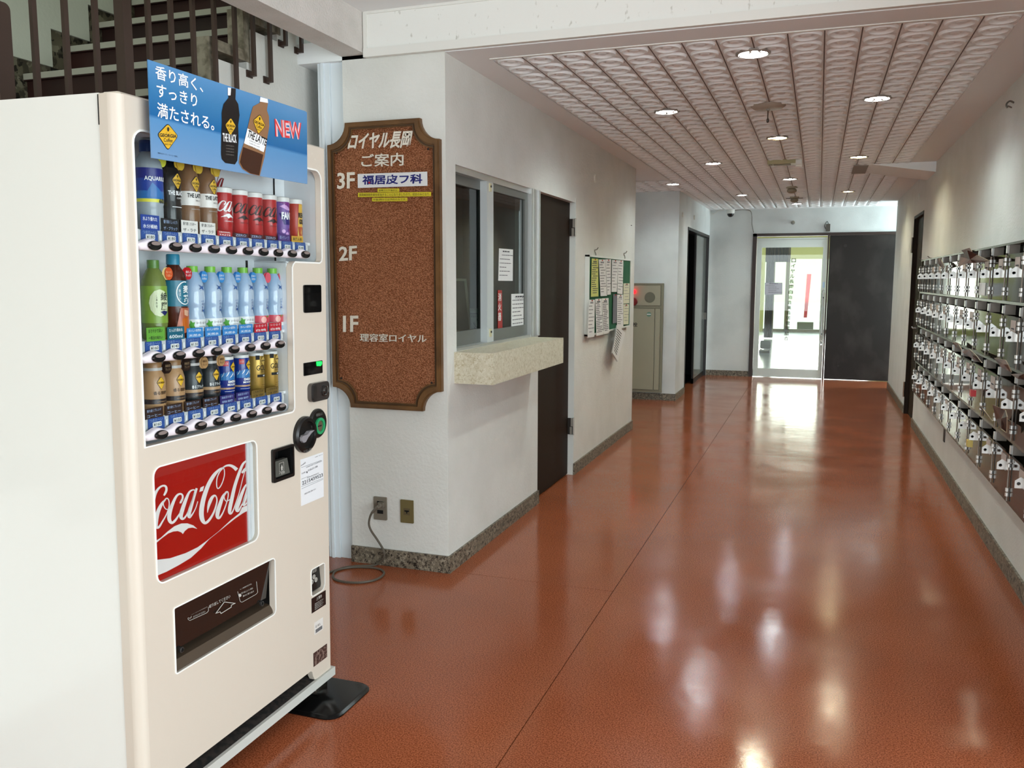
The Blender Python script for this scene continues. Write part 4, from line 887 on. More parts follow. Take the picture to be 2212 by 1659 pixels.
def emerald(m, fn):
    wpoly(m, fn, [(-.03, .06), (.03, .06), (.03, .092), (-.03, .078)], 0, .4)
    for a, b, c_ in ((-.028, .068, .008), (-.016, .070, .010), (-.006, .066, .014), (.008, .070, .012), (.018, .066, .008)): wpoly(m, fn, [(a, b), (a+c_, b+.016), (a+c_*.9, b+.010), (a+c_*.5, b+.004)], 1, 1)
    wtext(m, 'EMERALD', fn, -.010, .028, .052, .059, 1, .03, 2); wtext(m, 'MOUNTAIN', fn, -.012, .030, .044, .050, 1, .03, 2)
    patch(m, fn, -.04, .04, .034, .039, 2, 12, .5); patch(m, fn, -.022, -.008, .100, .114, 3, 3, 1); wtext(m, 'とくほ', fn, -.020, -.010, .104, .110, 1, 0, 2)
    emblem(m, lambda x, y, e: fn(.008+x*.012, .096+y*.016, e+2), 4, 5, txt=False); wtext(m, 'GEORGIA', fn, .0, .017, .095, .099, 5, .02, 6); patch(m, fn, -.02, .014, .016, .0168, 1, 4, 1); patch(m, fn, -.02, .014, .028, .0288, 1, 4, 1)
bl = ['deep blue canned coffee with white mountain print beside the dark bottles', 'deep blue canned coffee with white mountain print next to the gold cans']
for k in range(2): item('em', 'blue_coffee_can', bl[k], 2, 4+k, lambda P: can(P, m_('can_blue', (22, 48, 132), .25, coat=.3), h=.122, r=.0255, deco=emerald, dm=[m_('em_sky', (50, 118, 180)), WP, m_('em_gold', (176, 142, 110)), m_('em_red', (190, 36, 46)), YEL, INKD], top=False), 'blue coffee cans')
def goldc(m, fn):
    patch(m, fn, -.018, -.006, .106, .119, 1, 3, .5); wtext(m, 'GOLD', fn, -.016, .026, .074, .090, 1, .01, 1); wtext(m, 'DELUXE', fn, -.002, .016, .068, .072, 1, 0, 1); patch(m, fn, -.014, .022, .054, .062, 1, 6, .5); wtext(m, '微糖', fn, .004, .014, .0555, .0605, 2, .01, 2)
    emblem(m, lambda x, y, e: fn(.008+x*.013, .104+y*.016-.002, e+1), 0, 1, txt=False); wtext(m, 'GEORGIA', fn, -.002, .018, .101, .105, 1, .02, 5)
    for k in range(4): patch(m, fn, -.010+.003*k, .018, .012+.006*k, .0135+.006*k, 3, 4, .5)
bl = ['gold canned coffee beside the blue cans on the bottom shelf', 'gold canned coffee at the right end of the bottom shelf']
for k in range(2): item('gd', 'gold_coffee_can', bl[k], 2, 6+k, lambda P: can(P, m_('can_gold', (180, 146, 70), .3, metal=.45), h=.122, r=.0255, deco=goldc, dm=[m_('gold_pale', (196, 164, 84)), INKD, WP, m_('gold_ink', (120, 86, 36))], top=False), 'gold coffee cans')
# cards standing in front of the drinks (parts of the machine)
cards = [[('m1', (34, 66, 150), '水より優れた\n水分補給', WP, .036), ('m2', (24, 24, 26), '香り高くしっとり\nザ・ブラック', LBL, .032), ('m3', (224, 222, 216), '香り高くミルキー\nザ・ラテ', INKD, .032), ('m3', (224, 222, 216), '香り高くミルキー\nザ・ラテ', INKD, .032), ('m4', (168, 34, 36), 'ORIGINAL\nTASTE', WP, .014),
          ('m5', (70, 28, 30), 'ZERO', LBL, .012), ('m5', 0, 'ZERO', LBL, .012), ('m5', 0, 'ZERO', LBL, .012), ('m6', (74, 44, 116), '果汁グレープ', LBL, .020), ('m7', (206, 160, 54), '高麗人参', INKD, .018)],
         [('m8', (104, 166, 60), 'まろやかで深い\n一煎目の味わい', INKD, .034), ('m9', (28, 96, 118), 'たっぷり飲める\n600ml', WP, .032)]+[('m10', (58, 134, 200), 'おいしい自然水\n天然水', WP, .026)]*4+[('m11', (196, 36, 52), 'い・ろ・は・す\n白桃', WP, .025)]*2,
         [('m12', (52, 34, 28), '香り続くブレンド\nコーヒー', LBL, .026)]*4+[('m13', (52, 44, 110), '高級豆の香り\n微糖', LBL, .024)]*2+[('m14', (120, 96, 44), 'こだわりの\nコク', INKD, .022)]*2]
done = {}
for r, row in enumerate(cards):
    zb = ROWS[r][0]
    for i, (mn, col, s, tm_, hh) in enumerate(row):
        y = (.160+.0702*i, .165+.0717*i, .150+.0707*i)[r]-.040
        base_ = MATS.get('pop_'+mn) or m_('pop_'+mn, col, .45); w = .062
        m = MB().box(-.0245, -.0232, y-w/2, y+w/2, zb-.001, zb+hh-.001, 0)
        lines = s.split('\n')
        for j, t in enumerate(lines):
            q = hh/len(lines); m.text(t, fr((-.0229, y-w*.40, zb+hh-.001-q*(j+1)+q*.22), (0, w*.78, 0), (0, 0, q*.55)), 1, .01)
        vo('product_card', m, [base_, tm_], vm)
# ------------------------------------------------------------------ directory sign
SGY = YC-.03
sg = thing('directory_sign', (-1.95, YC, 1.47), 'tall copper floor directory sign in a brown frame with scooped corners', 'sign')
COP = mat('hammered_copper', (150, 88, 54), .38, metal=.75, var=(150, (222, 154, 114), 2, .38, .66, (1, 1, 1.8)), bump=(150, 1.0, .014, (1, 1, 1.8)))  # colour mottling stands in for glints on the hammered relief
FRB = mat('bronze_brown_frame', (112, 78, 42), .45, var=(8, (84, 56, 28), 4, .4, .7))
def scoop(x0, x1, z0, z1, r, ox=0):
    o = []
    for cx, cz, a0 in ((x1, z1, 270), (x0, z1, 360), (x0, z0, 90), (x1, z0, 180)):
        rr = r+ox; pts = []
        for k in range(9):
            a = math.radians(a0-90*k/8) if 1 else 0; pts.append((cx+rr*math.cos(a)*1.0, cz+rr*math.sin(a)))
        o += pts
    return o
def scoop2(x0, x1, z0, z1, r):
    o = []
    for cx, cz, a0 in ((x1, z1, -90), (x0, z1, 0), (x0, z0, 90), (x1, z0, 180)):
        o += [(cx+r*math.cos(math.radians(a0-90*k/8)), cz+r*math.sin(math.radians(a0-90*k/8))) for k in range(9)]
    return o
sx0, sx1, sz0, sz1 = -2.241, -1.655, .789, 2.147; rr = .098
lo_ = scoop2(sx0, sx1, sz0, sz1, rr); li1 = scoop2(sx0+.022, sx1-.022, sz0+.022, sz1-.022, rr+.002); li2 = scoop2(sx0+.034, sx1-.034, sz0+.034, sz1-.034, rr+.004)
obj('frame', MB().prism(lo_, 'y', YC-.026, YC, 0, holes=[li2]).prism(scoop2(sx0+.006, sx1-.006, sz0+.006, sz1-.006, rr), 'y', YC-.034, YC-.026, 0, holes=[li1]), FRB, sg)
obj('frame_step', MB().prism(li1, 'y', YC-.022, YC-.0205, 0, holes=[li2]).prism(scoop2(sx0+.026, sx1-.026, sz0+.026, sz1-.026, rr+.003), 'y', YC-.030, YC-.026, 0, holes=[scoop2(sx0+.030, sx1-.030, sz0+.030, sz1-.030, rr+.003)]), mat('bronze_dark', (66, 44, 22), .5), sg)
obj('copper_panel', MB().prism(li2, 'y', YC-.018, YC-.002), COP, sg)
son = on('y', YC-.022)
def zsg(a, b): return (690+a/5.029, 230+b/5.029)
IV = mat('ivory_letters', (226, 218, 202), .5)
def letters(name, rows, m, th=.004, y=YC-.0195):
    b = MB(); pl = on('y', y)
    for s, bl, br, tl, bo in rows:
        f = fq(bl, br, tl, pl); v, fcs = glyphs(s, bo); n = len(v)
        b.add([f(x, yy) for x, yy in v]+[f(x, yy)+Vector((0, -th, 0)) for x, yy in v], [tuple(q) for q in fcs]+[tuple(i+n for i in reversed(q)) for q in fcs], 0)
        ed = {}
        for q in fcs:
            for i in range(len(q)):
                a, c = q[i], q[(i+1) % len(q)]; ed[(a, c)] = ed.get((c, a), 0)+1 if 0 else 1
        base = len(b.v)-2*n
        for (a, c) in ed:
            if (c, a) not in ed: b.f.append((base+a, base+c, base+n+c, base+n+a)); b.m.append(0)
    return obj(name, b, m, sg)
for _r in [('ロイヤル長岡', zsg(305, 478), zsg(980, 450), zsg(340, 296), .026), ('ご案内', zsg(458, 662), zsg(915, 643), zsg(458, 522), .010),
        ('3F', zsg(197, 900), zsg(385, 890), zsg(197, 722), .02), ('2F', (733, 564), (771, 561.5), (733, 533), .02), ('1F', (741.7, 717), (774.1, 717), (741.7, 682), .02),
        ('理容室ロイヤル', (778, 737.5), (921.6, 740.3), (778, 720), .008)]:
    letters('raised_lettering', [_r], IV)
pl_ = [zsg(418, 735), zsg(1172, 708), zsg(1175, 862), zsg(420, 886)]
obj('name_plate', MB().slab([son(*p) for p in pl_], (0, -.003, 0)), mat('plate_white', (226, 226, 226), .35), sg)
np_ = MB().text('福居皮フ科', fq(zsg(465, 852), zsg(1118, 838), zsg(465, 748), on('y', YC-.0256)), 0, .03)
c_ = on('y', YC-.0258)(*zsg(541, 828)); np_.add([c_+Vector((a, 0, b)) for a, b in ((-.007, 0), (0, -.005), (.007, 0), (0, .005))], [(0, 1, 2, 3)], 1)
obj('name_plate_print', np_, [mat('navy_print', (22, 26, 110), .5), mat('red_print', (180, 20, 30), .5)], sg)
ys_ = MB()
for (a, b, c, d), s in zip(((632, 893, 868, 930), (420, 938, 1214, 985), (572, 993, 956, 1032)), ('金曜日の午後診は、', '長岡病院院外来を担当することになりましたので、初診のみとなり、', '午後3時からは予約のみです。')):
    sl = -.03*(c-a) if c-a > 500 else -.02*(c-a)
    q = [son(*zsg(*p)) for p in ((a, b), (c, b+sl*.4), (c, d+sl*.4), (a, d))]; ys_.slab(q, (0, -.0012, 0), 0)
    ys_.text(s, fq(zsg(a+12, d-8), zsg(c-12, d-8+sl*.4), zsg(a+12, b+8), on('y', YC-.0236)), 1)
obj('yellow_strip', ys_, [mat('label_tape_yellow', (214, 196, 44), .5), INKD], sg)
sc_ = MB()
for a, b in ((182, 503), (1180, 463)): p = son(*zsg(a, b)); sc_.lathe([(.005, YC-.018), (.005, YC-.023), (0, YC-.024)], (p.x, 0, p.z), 10, ax='y')
for a, b in ((737, 817), (932, 827)): p = son(a, b); sc_.lathe([(.005, YC-.018), (.005, YC-.023), (0, YC-.024)], (p.x, 0, p.z), 10, ax='y')
obj('screw', sc_, mat('dark_screw', (40, 26, 18), .5), sg)

# outlets and machine cord
BRS = mat('aged_brass_plate', (122, 110, 70), .45, metal=.35); GPL = mat('greyish_plate', (122, 114, 100), .45)
so = thing('wall_outlet', (-2.0, YC, .288), 'greyish wall outlet with a plug and cord, under the directory sign', 'outlet')
obj('cover_plate', MB().prism(rrect(-2.036, -1.965, .230, .346, .004, 3), 'y', YC-.008, YC), GPL, so)
obj('socket', MB().box(-2.016, -1.984, YC-.0095, YC-.008, .262, .28).box(-2.016, -1.984, YC-.0095, YC-.008, .305, .325), DARK, so)
o_ = thing('switch_plate', (-1.855, YC, .286), 'brass coloured blank outlet plate to the right of the plugged outlet', 'outlet')
obj('cover_plate', MB().prism(rrect(-1.889, -1.820, .228, .343, .003, 3), 'y', YC-.007, YC), BRS, o_)
obj('socket', MB().box(-1.872, -1.838, YC-.0085, YC-.007, .268, .302, 0).box(-1.866, -1.842, YC-.0095, YC-.0085, .285, .292, 1).box(-1.857, -1.851, YC-.0095, YC-.0085, .276, .290, 1), [mat('socket_brass', (96, 84, 56), .5), DARK], o_)
cd = thing('power_cord', (-2.0, YC-.05, .2), 'grey power cord looping from the outlet onto the floor beside the machine', 'cord')
def catm(P, sub=8):
    P = [Vector(p) for p in P]; o = []; n = len(P)
    for i in range(n-1):
        a, b, c, d = P[max(0, i-1)], P[i], P[i+1], P[min(n-1, i+2)]
        for s in range(sub): t = s/sub; o.append(.5*((2*b)+(c-a)*t+(2*a-5*b+4*c-d)*t*t+(3*b-a-3*c+d)*t**3))
    return o+[P[-1]]
cy_ = YC-.045
def hc(u, v, y=cy_): return hit(u, v, 'y', y)
def hf(u, v): p = hit(u, v, 'z', .006); return p
cp = [hc(823, 1091, YC-.022), hc(816, 1095, YC-.05), hc(803, 1108), hc(797, 1128), hc(801, 1145), hc(815, 1166), hc(828, 1188, YC-.035), (hc(829, 1205, YC-.03)), hf(822, 1214), hf(800, 1222), hf(770, 1223), hf(740, 1227), hf(722, 1236), hf(722, 1250), hf(745, 1257), hf(780, 1258), hf(812, 1252), hf(829, 1240), hf(822, 1230), hf(795, 1225.5), hf(755, 1226), hf(725, 1232), hf(700, 1240)]
cp = [Vector((p.x, min(p.y, YC-.022), max(.006, p.z))) for p in cp]
CRD = mat('grey_cord', (92, 84, 72), .5); obj('cable', MB().tube(catm(cp, 6), .0055, 8), CRD, cd, smooth=True)
p0 = cp[0]; obj('plug', MB().box(p0.x-.014, p0.x+.014, YC-.032, YC-.008, p0.z-.011, p0.z+.013).tube([(p0.x, YC-.03, p0.z), tuple(cp[1]), tuple(cp[2])], [.011, .009, .0065], 8), mat('plug_grey', (110, 102, 90), .4), cd, smooth=True)

# ------------------------------------------------------------------ service window, counter, brown office door
wn = thing('window_1', (XL-.06, WY0, WZ0), 'aluminium sliding service window above the marble counter', 'window', kind='structure')
x0 = XL-.10; x1 = XL-.012
obj('window_frame', MB().box(x0, x1, WY0, WY0+.012, WZ0, WZ1).box(x0, XL+.006, WY1-.03, WY1+.0, WZ0-.0, WZ1).box(x0, x1, WY0, WY1, WZ1-.03, WZ1).box(x0, XL+.002, WY0, WY1, WZ0, WZ0+.012), ALU, wn)
MY0, MY1 = 4.262, 4.378; SY = hit(1041, 560, 'x', XL-.05).y
obj('sash_rail', MB().box(XL-.075, XL-.05, WY0+.012, MY0, WZ0+.012, WZ0+.085).box(XL-.075, XL-.05, WY0+.012, MY0, WZ1-.075, WZ1-.03).box(XL-.075, XL-.05, SY, SY+.08, WZ0+.085, WZ1-.075), mat('dull_aluminium', (120, 122, 118), .45, metal=.5), wn)
obj('sash_stile', MB().box(XL-.05, XL-.012, MY0, MY1-.03, WZ0+.012, WZ1-.03).box(XL-.045, XL-.02, MY1-.03, MY1, WZ0+.012, WZ1-.03), mat('white_anodised', (206, 212, 212), .3, metal=.2), wn)
obj('sash_rail', MB().box(XL-.045, XL-.02, MY1, WY1-.03, WZ0+.012, WZ0+.075).box(XL-.045, XL-.02, MY1, WY1-.03, WZ1-.07, WZ1-.03).box(XL-.045, XL-.02, WY1-.075, WY1-.03, WZ0+.075, WZ1-.07), MATS['dull_aluminium'], wn)
GL = glassm('window_glass', (196, 204, 200), .0, 1.5)
obj('pane', MB().box(XL-.064, XL-.061, WY0+.012, SY, WZ0+.085, WZ1-.075), GL, wn); obj('pane', MB().box(XL-.034, XL-.031, MY1, WY1-.075, WZ0+.075, WZ1-.07), GL, wn)
lk = MB()
for z in (WZ0+.06, WZ1-.06): lk.box(XL-.012, XL-.006, MY0+.03, MY0+.055, z-.02, z+.022, 0).lathe([(.006, XL-.006), (.006, XL-.002), (0, XL-.002)], (0, MY0+.042, z+.006), 10, mi=1, ax='x')
lk.box(XL-.05, XL-.046, SY+.02, SY+.045, WZ0+.03, WZ0+.062, 2); obj('latch', lk, [mat('cream_latch', (206, 198, 160), .4), BLACK, CHROME], wn)
obj('jamb_post', MB().box(XL-.10, XL+.008, WY1, WY1+.036, WZ0, WZ1).box(XL-.06, XL+.003, WY1+.036, WY1+.10, WZ0, WZ1).box(XL-.06, XL+.012, WY1+.1, DY0+.0, WZ0, WZ1), ALU, wn)
# papers and things on the glass
def sheet(name, px, fn, label, rows=8, cat='notice', group=None, col=None, th=(.0008, 0, 0), parent=None, ink=None, head=True, seed=0, texts=()):
    q = [Vector(fn(*p)) for p in px]      # tl, tr, br, bl
    col = col or PAPER; m = MB(); d = Vector(th); m.slab([p for p in q], d, 0); rnd = random.Random(seed+len(px)+int(px[0][0]*7))
    tl, tr, br, bl = q; e = d*1.4 if d.length else Vector((.001, 0, 0))
    def P(x, y): return (tl*(1-x)+tr*x)*(1-y)+(bl*(1-x)+br*x)*y+e
    y = .06
    for k in range(rows):
        h = .022 if not (head and k == 0) else .04; w = rnd.uniform(.45, .86); x0_ = .07 if rnd.random() < .8 else .2
        if head and k == 0: x0_, w = .25, .5
        x = x0_
        while x < x0_+w:
            l = min(rnd.uniform(.05, .16), x0_+w-x); m.add([P(x, y), P(x+l, y), P(x+l, y+h), P(x, y+h)], [(0, 1, 2, 3)], 1); x += l+.02
        y += .88/rows*rnd.choice((1, 1, 1, 1.0))
    for s, a, b, c, dd in texts: v, f = glyphs(s, .01); m.add([P(a+(c-a)*X, dd-(dd-b)*Y) for X, Y in v], f, 1)
    o = obj(name, m, [col, ink or INK], parent)
    if parent is None: tag(o, label, cat, group)
    return o
wf = on('x', XL-.0295)
def zw(a, b): return (960+a/3.19, 340+b/3.19)
sheet('notice', [zw(376, 627), zw(472, 635), zw(470, 851), zw(370, 850)], wf, 'white printed notice taped high on the right window pane', 7)
sheet('notice', [zw(460, 941), zw(572, 938), zw(572, 1168), zw(460, 1187)], wf, 'white printed notice at the lower right corner of the service window', 8, texts=(('ていじじゅん', .2, .08, .85, .15),))
rs = MB(); q = [wf(*zw(*p)) for p in ((368, 914), (396, 916), (400, 1196), (368, 1203))]; rs.slab(q, (.0006, 0, 0), 0)
for k, c in enumerate('消火器'): rs.text(c, fq(zw(370, 990+68*k), zw(392, 989+68*k), zw(370, 935+68*k), on('x', XL-.0282)), 1, .02)
one('extinguisher_sticker', rs, [mat('sticker_red', (170, 26, 24), .4), WP], 'red vertical fire extinguisher sticker with white characters on the window pane', 'sticker')
wb = on('x', XL-.16)
fb = thing('whiteboard', wb(*zw(130, 1190)), 'dark panel in a white frame standing inside the left window pane', 'board')
a_ = [wb(*zw(*p)) for p in ((40, 833), (152, 836), (188, 1205), (40, 1208))]; b_ = [wb(*zw(*p)) for p in ((45, 850), (143, 852), (178, 1190), (45, 1192))]
cc = sum((p for p in a_), Vector())/4
fm = MB(); n = 4
fm.add([p for p in a_]+[p for p in b_]+[p+Vector((-.012, 0, 0)) for p in a_]+[p+Vector((-.012, 0, 0)) for p in b_], [(i, (i+1) % 4, 4+(i+1) % 4, 4+i) for i in range(4)]+[(8+i, 8+(i+1) % 4, (i+1) % 4, i) for i in range(4)]+[(4+i, 4+(i+1) % 4, 12+(i+1) % 4, 12+i) for i in range(4)])
obj('frame', fm, WHITE, fb); obj('panel', MB().slab([p+Vector((-.006, 0, 0)) for p in b_], (-.003, 0, 0)), mat('dark_panel', (40, 42, 40), .3), fb)
lf = thing('leaflet', wb(*zw(220, 1215)), 'small printed leaflet leaning inside the left window pane', 'leaflet')
lw_ = on('x', XL-.13); pg = MB().slab([lw_(*zw(*p)) for p in ((172, 1040), (238, 1042), (270, 1208), (198, 1222))], (-.002, 0, 0), 0)
pl2 = on('x', XL-.1285)
pg.text('募集要項', fq(zw(182, 1105), zw(235, 1102), zw(180, 1090), pl2), 1, .01)
pg.add([pl2(*zw(*p)) for p in ((178, 1072), (238, 1072), (240, 1082), (180, 1082))], [(0, 1, 2, 3)], 1)
pg.tube([pl2(*zw(*p)) for p in ((200, 1140), (215, 1165), (235, 1180), (245, 1160), (236, 1130), (226, 1115))], .004, 5, 1)
pg.tube([pl2(*zw(*p)) for p in ((205, 1170), (225, 1195), (255, 1200))], .004, 5, 1)
obj('sheet', pg, [mat('leaflet_paper', (190, 198, 196), .6), mat('leaflet_blue', (60, 74, 104), .5)], lf)
# marble counter
SH = terrazzo('cream_marble', (206, 199, 175), (182, 170, 140), (214, 208, 188), 130)
one('counter_shelf', MB().box(XL-.05, XL+.20, WY0-.03, 4.985, .916, 1.067), SH, 'cream speckled marble counter block under the service window', 'shelf')
# trim the shelf end past the jamb: it stops short of the door; brown door
dr = thing('door_1', (XL-.04, DY0, 0), 'tall dark brown flush office door beside the service window', 'door', kind='structure')
obj('leaf', MB().box(XL-.075, XL-.04, DY0+.003, DY1-.004, .008, DZ-.004), BROWN, dr)
obj('door_stop', MB().box(XL-.12, XL-.078, DY0, DY1, 0, DZ), DARK, dr)
obj('frame', MB().box(XL-.04, XL+.001, DY0-.0005, DY1, DZ-.004, DZ+.002).box(XL-.1, XL+.004, DY1-.003, DY1+.001, .085, DZ+.03), mat('jamb_white', (220, 222, 216), .35), dr)
hg = MB()
for z in (.30, 1.72):
    hg.box(XL-.04, XL-.003, DY1-.0075, DY1-.003, z-.0, z+.12, 0).box(XL-.016, XL+.004, DY1-.012, DY1-.0035, z+.06, z+.12, 1).box(XL-.022, XL-.006, DY1-.014, DY1-.0035, z, z+.055, 1).tube([(XL+.004, DY1-.006, z-.004), (XL+.004, DY1-.006, z+.124)], .005, 8, 1)
    obj('hinge', hg, [mat('hinge_dark', (40, 34, 28), .4), mat('hinge_steel', (176, 168, 156), .35, metal=.7)], dr); hg = MB()

# ------------------------------------------------------------------ green notice board
bf = on('x', XL+.034); BX = XL+.03
def zb_(a, b): return (1230+a/5.924, 520+b/5.924)
bd_ = thing('notice_board', (XL, 7, 1.3), 'green notice board in an aluminium frame covered with papers on the left wall', 'notice board')
fy0, fy1 = hit(1271, 640, 'x', BX).y, hit(1361, 640, 'x', BX).y; fz0, fz1 = .995, 1.598
obj('panel', MB().box(XL+.002, XL+.028, fy0+.012, fy1-.012, fz0+.012, fz1-.012), mat('green_felt', (24, 92, 58), .8), bd_)
obj('frame', MB().box(XL+.001, XL+.034, fy0-.0, fy0+.014, fz0, fz1).box(XL+.001, XL+.034, fy1-.014, fy1, fz0, fz1).box(XL+.001, XL+.034, fy0, fy1, fz1-.014, fz1).box(XL+.001, XL+.034, fy0, fy1, fz0, fz0+.014), mat('frame_white_alu', (222, 224, 218), .3, metal=.15), bd_)
hk = MB()
for u, v in ((1284, 549), (1347, 555)):
    p = hit(u, v, 'x', XL); hk.tube([(XL, p.y, p.z+.03), (XL+.02, p.y, p.z+.035), (XL+.03, p.y, p.z+.05)], .004, 6).tube([(XL, p.y, p.z+.03), (XL+.012, p.y, p.z+.0), (XL+.012, p.y, p.z-.02)], .004, 6)
obj('hook', hk, mat('hook_steel', (120, 116, 108), .35, metal=.7), bd_)
YP = mat('yellow_paper', (206, 208, 118), .7); CP = mat('cream_paper', (218, 218, 190), .7); GRP = mat('grey_card', (112, 114, 122), .7)
pp = [([(285, 228), (368, 232), (370, 712), (275, 718)], YP, 'yellow printed sheet pinned at the top left of the green board', 16),
      ([(375, 240), (460, 240), (480, 705), (398, 710)], PAPER, 'white curled sheet right of the yellow sheet on the green board', 12),
      ([(462, 238), (533, 238), (528, 688), (485, 692)], PAPER, 'narrow white sheet in the upper middle of the green board', 10),
      ([(545, 245), (625, 250), (605, 655), (538, 655)], PAPER, 'white sheet left of the tall headline sheet on the green board', 9),
      ([(625, 250), (690, 255), (680, 685), (612, 675)], PAPER, 'white sheet with large headline near the upper right of the green board', 10),
      ([(560, 683), (612, 688), (602, 1050), (553, 1058)], GRP, 'grey card pinned low in the middle of the green board', 0),
      ([(612, 690), (688, 690), (690, 1112), (608, 1105)], PAPER, 'long white sheet in the lower right of the green board', 14),
      ([(692, 545), (770, 545), (765, 800), (690, 805)], CP, 'cream sheet at the right edge of the green board, the upper one', 6),
      ([(690, 812), (762, 812), (755, 1068), (692, 1072)], CP, 'cream sheet at the right edge of the green board, the lower one', 6),
      ([(248, 755), (325, 755), (318, 1228), (232, 1243)], PAPER, 'white sheet hanging off the lower left corner of the green board', 9),
      ([(330, 745), (412, 740), (432, 1200), (345, 1218)], PAPER, 'newsletter sheet second from the lower left of the green board', 18),
      ([(415, 738), (500, 733), (508, 1180), (438, 1197)], PAPER, 'newsletter sheet third from the lower left of the green board', 18)]
for k, (px, c, lab, rows) in enumerate(pp):
    sheet('pinned_sheet', [zb_(*p) for p in px], on('x', XL+.036+.0012*(k % 5)), lab, rows, 'paper', 'papers pinned to the green board', c, (.0006, 0, 0), seed=k, ink=INK if rows > 14 else mat('light_ink', (116, 116, 120), .8))
pins = MB()
for k, (px, c, lab, rows) in enumerate(pp): p = on('x', XL+.044)(*zb_((px[0][0]+px[1][0])/2, px[0][1]+12)); pins.lathe([(.004, p.x), (.006, p.x+.006), (0, p.x+.008)], (0, p.y, p.z), 8, ax='x')
obj('push_pin', pins, mat('pin_red', (190, 60, 40), .4), bd_, kind='stuff')
hs = thing('hanging_leaflets', hit(1335, 700, 'x', XL+.05), 'bundle of leaflets hanging below the green board on a string', 'leaflet')
for j in range(3):
    q = [on('x', XL+.05+.012*j)(*zb_(a+6*j, b-3*j)) for a, b in ((600, 1080), (700, 1185), (605, 1550), (535, 1440))]
    obj('leaflet_sheet', MB().slab(q, (.002, 0, 0)), PAPER, hs)
q = [Vector(on('x', XL+.0765)(*zb_(a, b))) for a, b in ((604, 1100), (690, 1190), (605, 1520), (560, 1420))]
hp = MB()
for k in range(10):
    t = .05+k*.09; a = q[0].lerp(q[3], t); b = q[1].lerp(q[2], t); c = q[0].lerp(q[3], t+.035); d = q[1].lerp(q[2], t+.035); hp.add([a.lerp(b, .1), a.lerp(b, .8), c.lerp(d, .8), c.lerp(d, .1)], [(0, 1, 2, 3)])
obj('leaflet_print', hp, INK, hs)
one('cover_plate', MB().lathe([(.0, XL+.012), (.028, XL+.010), (.034, XL+.001)], (0, 6.50, 2.18), 20, ax='x'), mat('cap_offwhite', (214, 212, 200), .4), 'small round off-white cover plate high on the left wall', 'cover plate', smooth=True)
cv = MB()
one('nail_mark', MB().box(XL, XL+.006, 7.86, 7.885, 1.905, 1.91), DARK, 'tiny dark nail high on the left wall above the green board', 'nail')

# ------------------------------------------------------------------ hydrant cabinet
hb = thing('hydrant_cabinet', (-2.08, YF, .08), 'cream metal fire hydrant cabinet with red lamp in the side recess', 'cabinet')
HC = mat('cream_grey_enamel', (166, 162, 140), .4); HC2 = mat('cream_grey_edge', (136, 132, 112), .45)
hx0, hx1, hz0, hz1 = -2.46, -1.703, .09, 1.377; hy = YF-.035
obj('carcass', MB().prism([(hx0, hz0), (hx1, hz0), (hx1, hz1), (hx0, hz1)], 'y', hy, YF, 0, holes=[[(hx0+.03, hz0+.03), (hx1-.028, hz0+.03), (hx1-.028, 1.085), (hx0+.03, 1.085)], [(hx0+.03, 1.115), (hx1-.028, 1.115), (hx1-.028, hz1-.02), (hx0+.03, hz1-.02)]]).box(hx0, hx1, YF-.01, YF-.001, hz0, hz1), HC2, hb)
ud = obj('alarm_panel', MB().box(hx0+.034, hx1-.032, hy-.004, hy+.012, 1.119, hz1-.024), HC, hb)
def fp_(u, v, y=hy-.005): return hit(u, v, 'y', y)
def zf(a, b): return (1340+a/5.53, 580+b/5.53)
p = fp_(*zf(353, 345)); obj('speaker_grille', MB().lathe([(.062, hy-.004), (.062, hy-.0065), (0, hy-.0065)], (p.x, 0, p.z), 28, ax='y'), mat('grille_grey', (112, 112, 96), .7), ud)
p = fp_(*zf(165, 275)); obj('alarm_lamp', MB().lathe([(.024, hy-.004), (.026, hy-.02), (.022, hy-.045), (.012, hy-.058), (0, hy-.061)], (p.x, 0, p.z), 20, ax='y'), mat('red_lamp', (220, 20, 24), .3, emit=(255, 16, 24), es=3.2), ud, smooth=True)
p = fp_(*zf(158, 395)); obj('call_button', MB().lathe([(.048, hy-.004), (.048, hy-.018), (.040, hy-.024), (0, hy-.024)], (p.x, 0, p.z), 24, ax='y'), mat('button_red', (120, 14, 16), .35), ud, smooth=True)
ld = obj('cabinet_door', MB().box(hx0+.034, -1.800, hy-.006, hy+.012, hz0+.034, 1.081).box(-1.794, hx1-.032, hy-.002, hy+.012, hz0+.034, 1.081), HC, hb)
obj('door_print', MB().text('消火栓', fr((hit(1377, 705, 'y', hy-.007).x-.17, hy-.007, hit(1377, 706, 'y', hy-.007).z), (.17, 0, 0), (0, 0, .052)), 0, .02), mat('black_sign_ink', (24, 22, 20), .5), ld)
p = fp_(*zf(342, 548)); obj('round_sticker', MB().lathe([(.028, hy-.006), (.028, hy-.0072), (0, hy-.0072)], (p.x, 0, p.z), 20, mi=0, ax='y').box(p.x-.024, p.x+.024, hy-.008, hy-.0072, p.z-.004, p.z+.006, 1), [mat('sticker_teal', (110, 150, 130), .4), WP], ld)

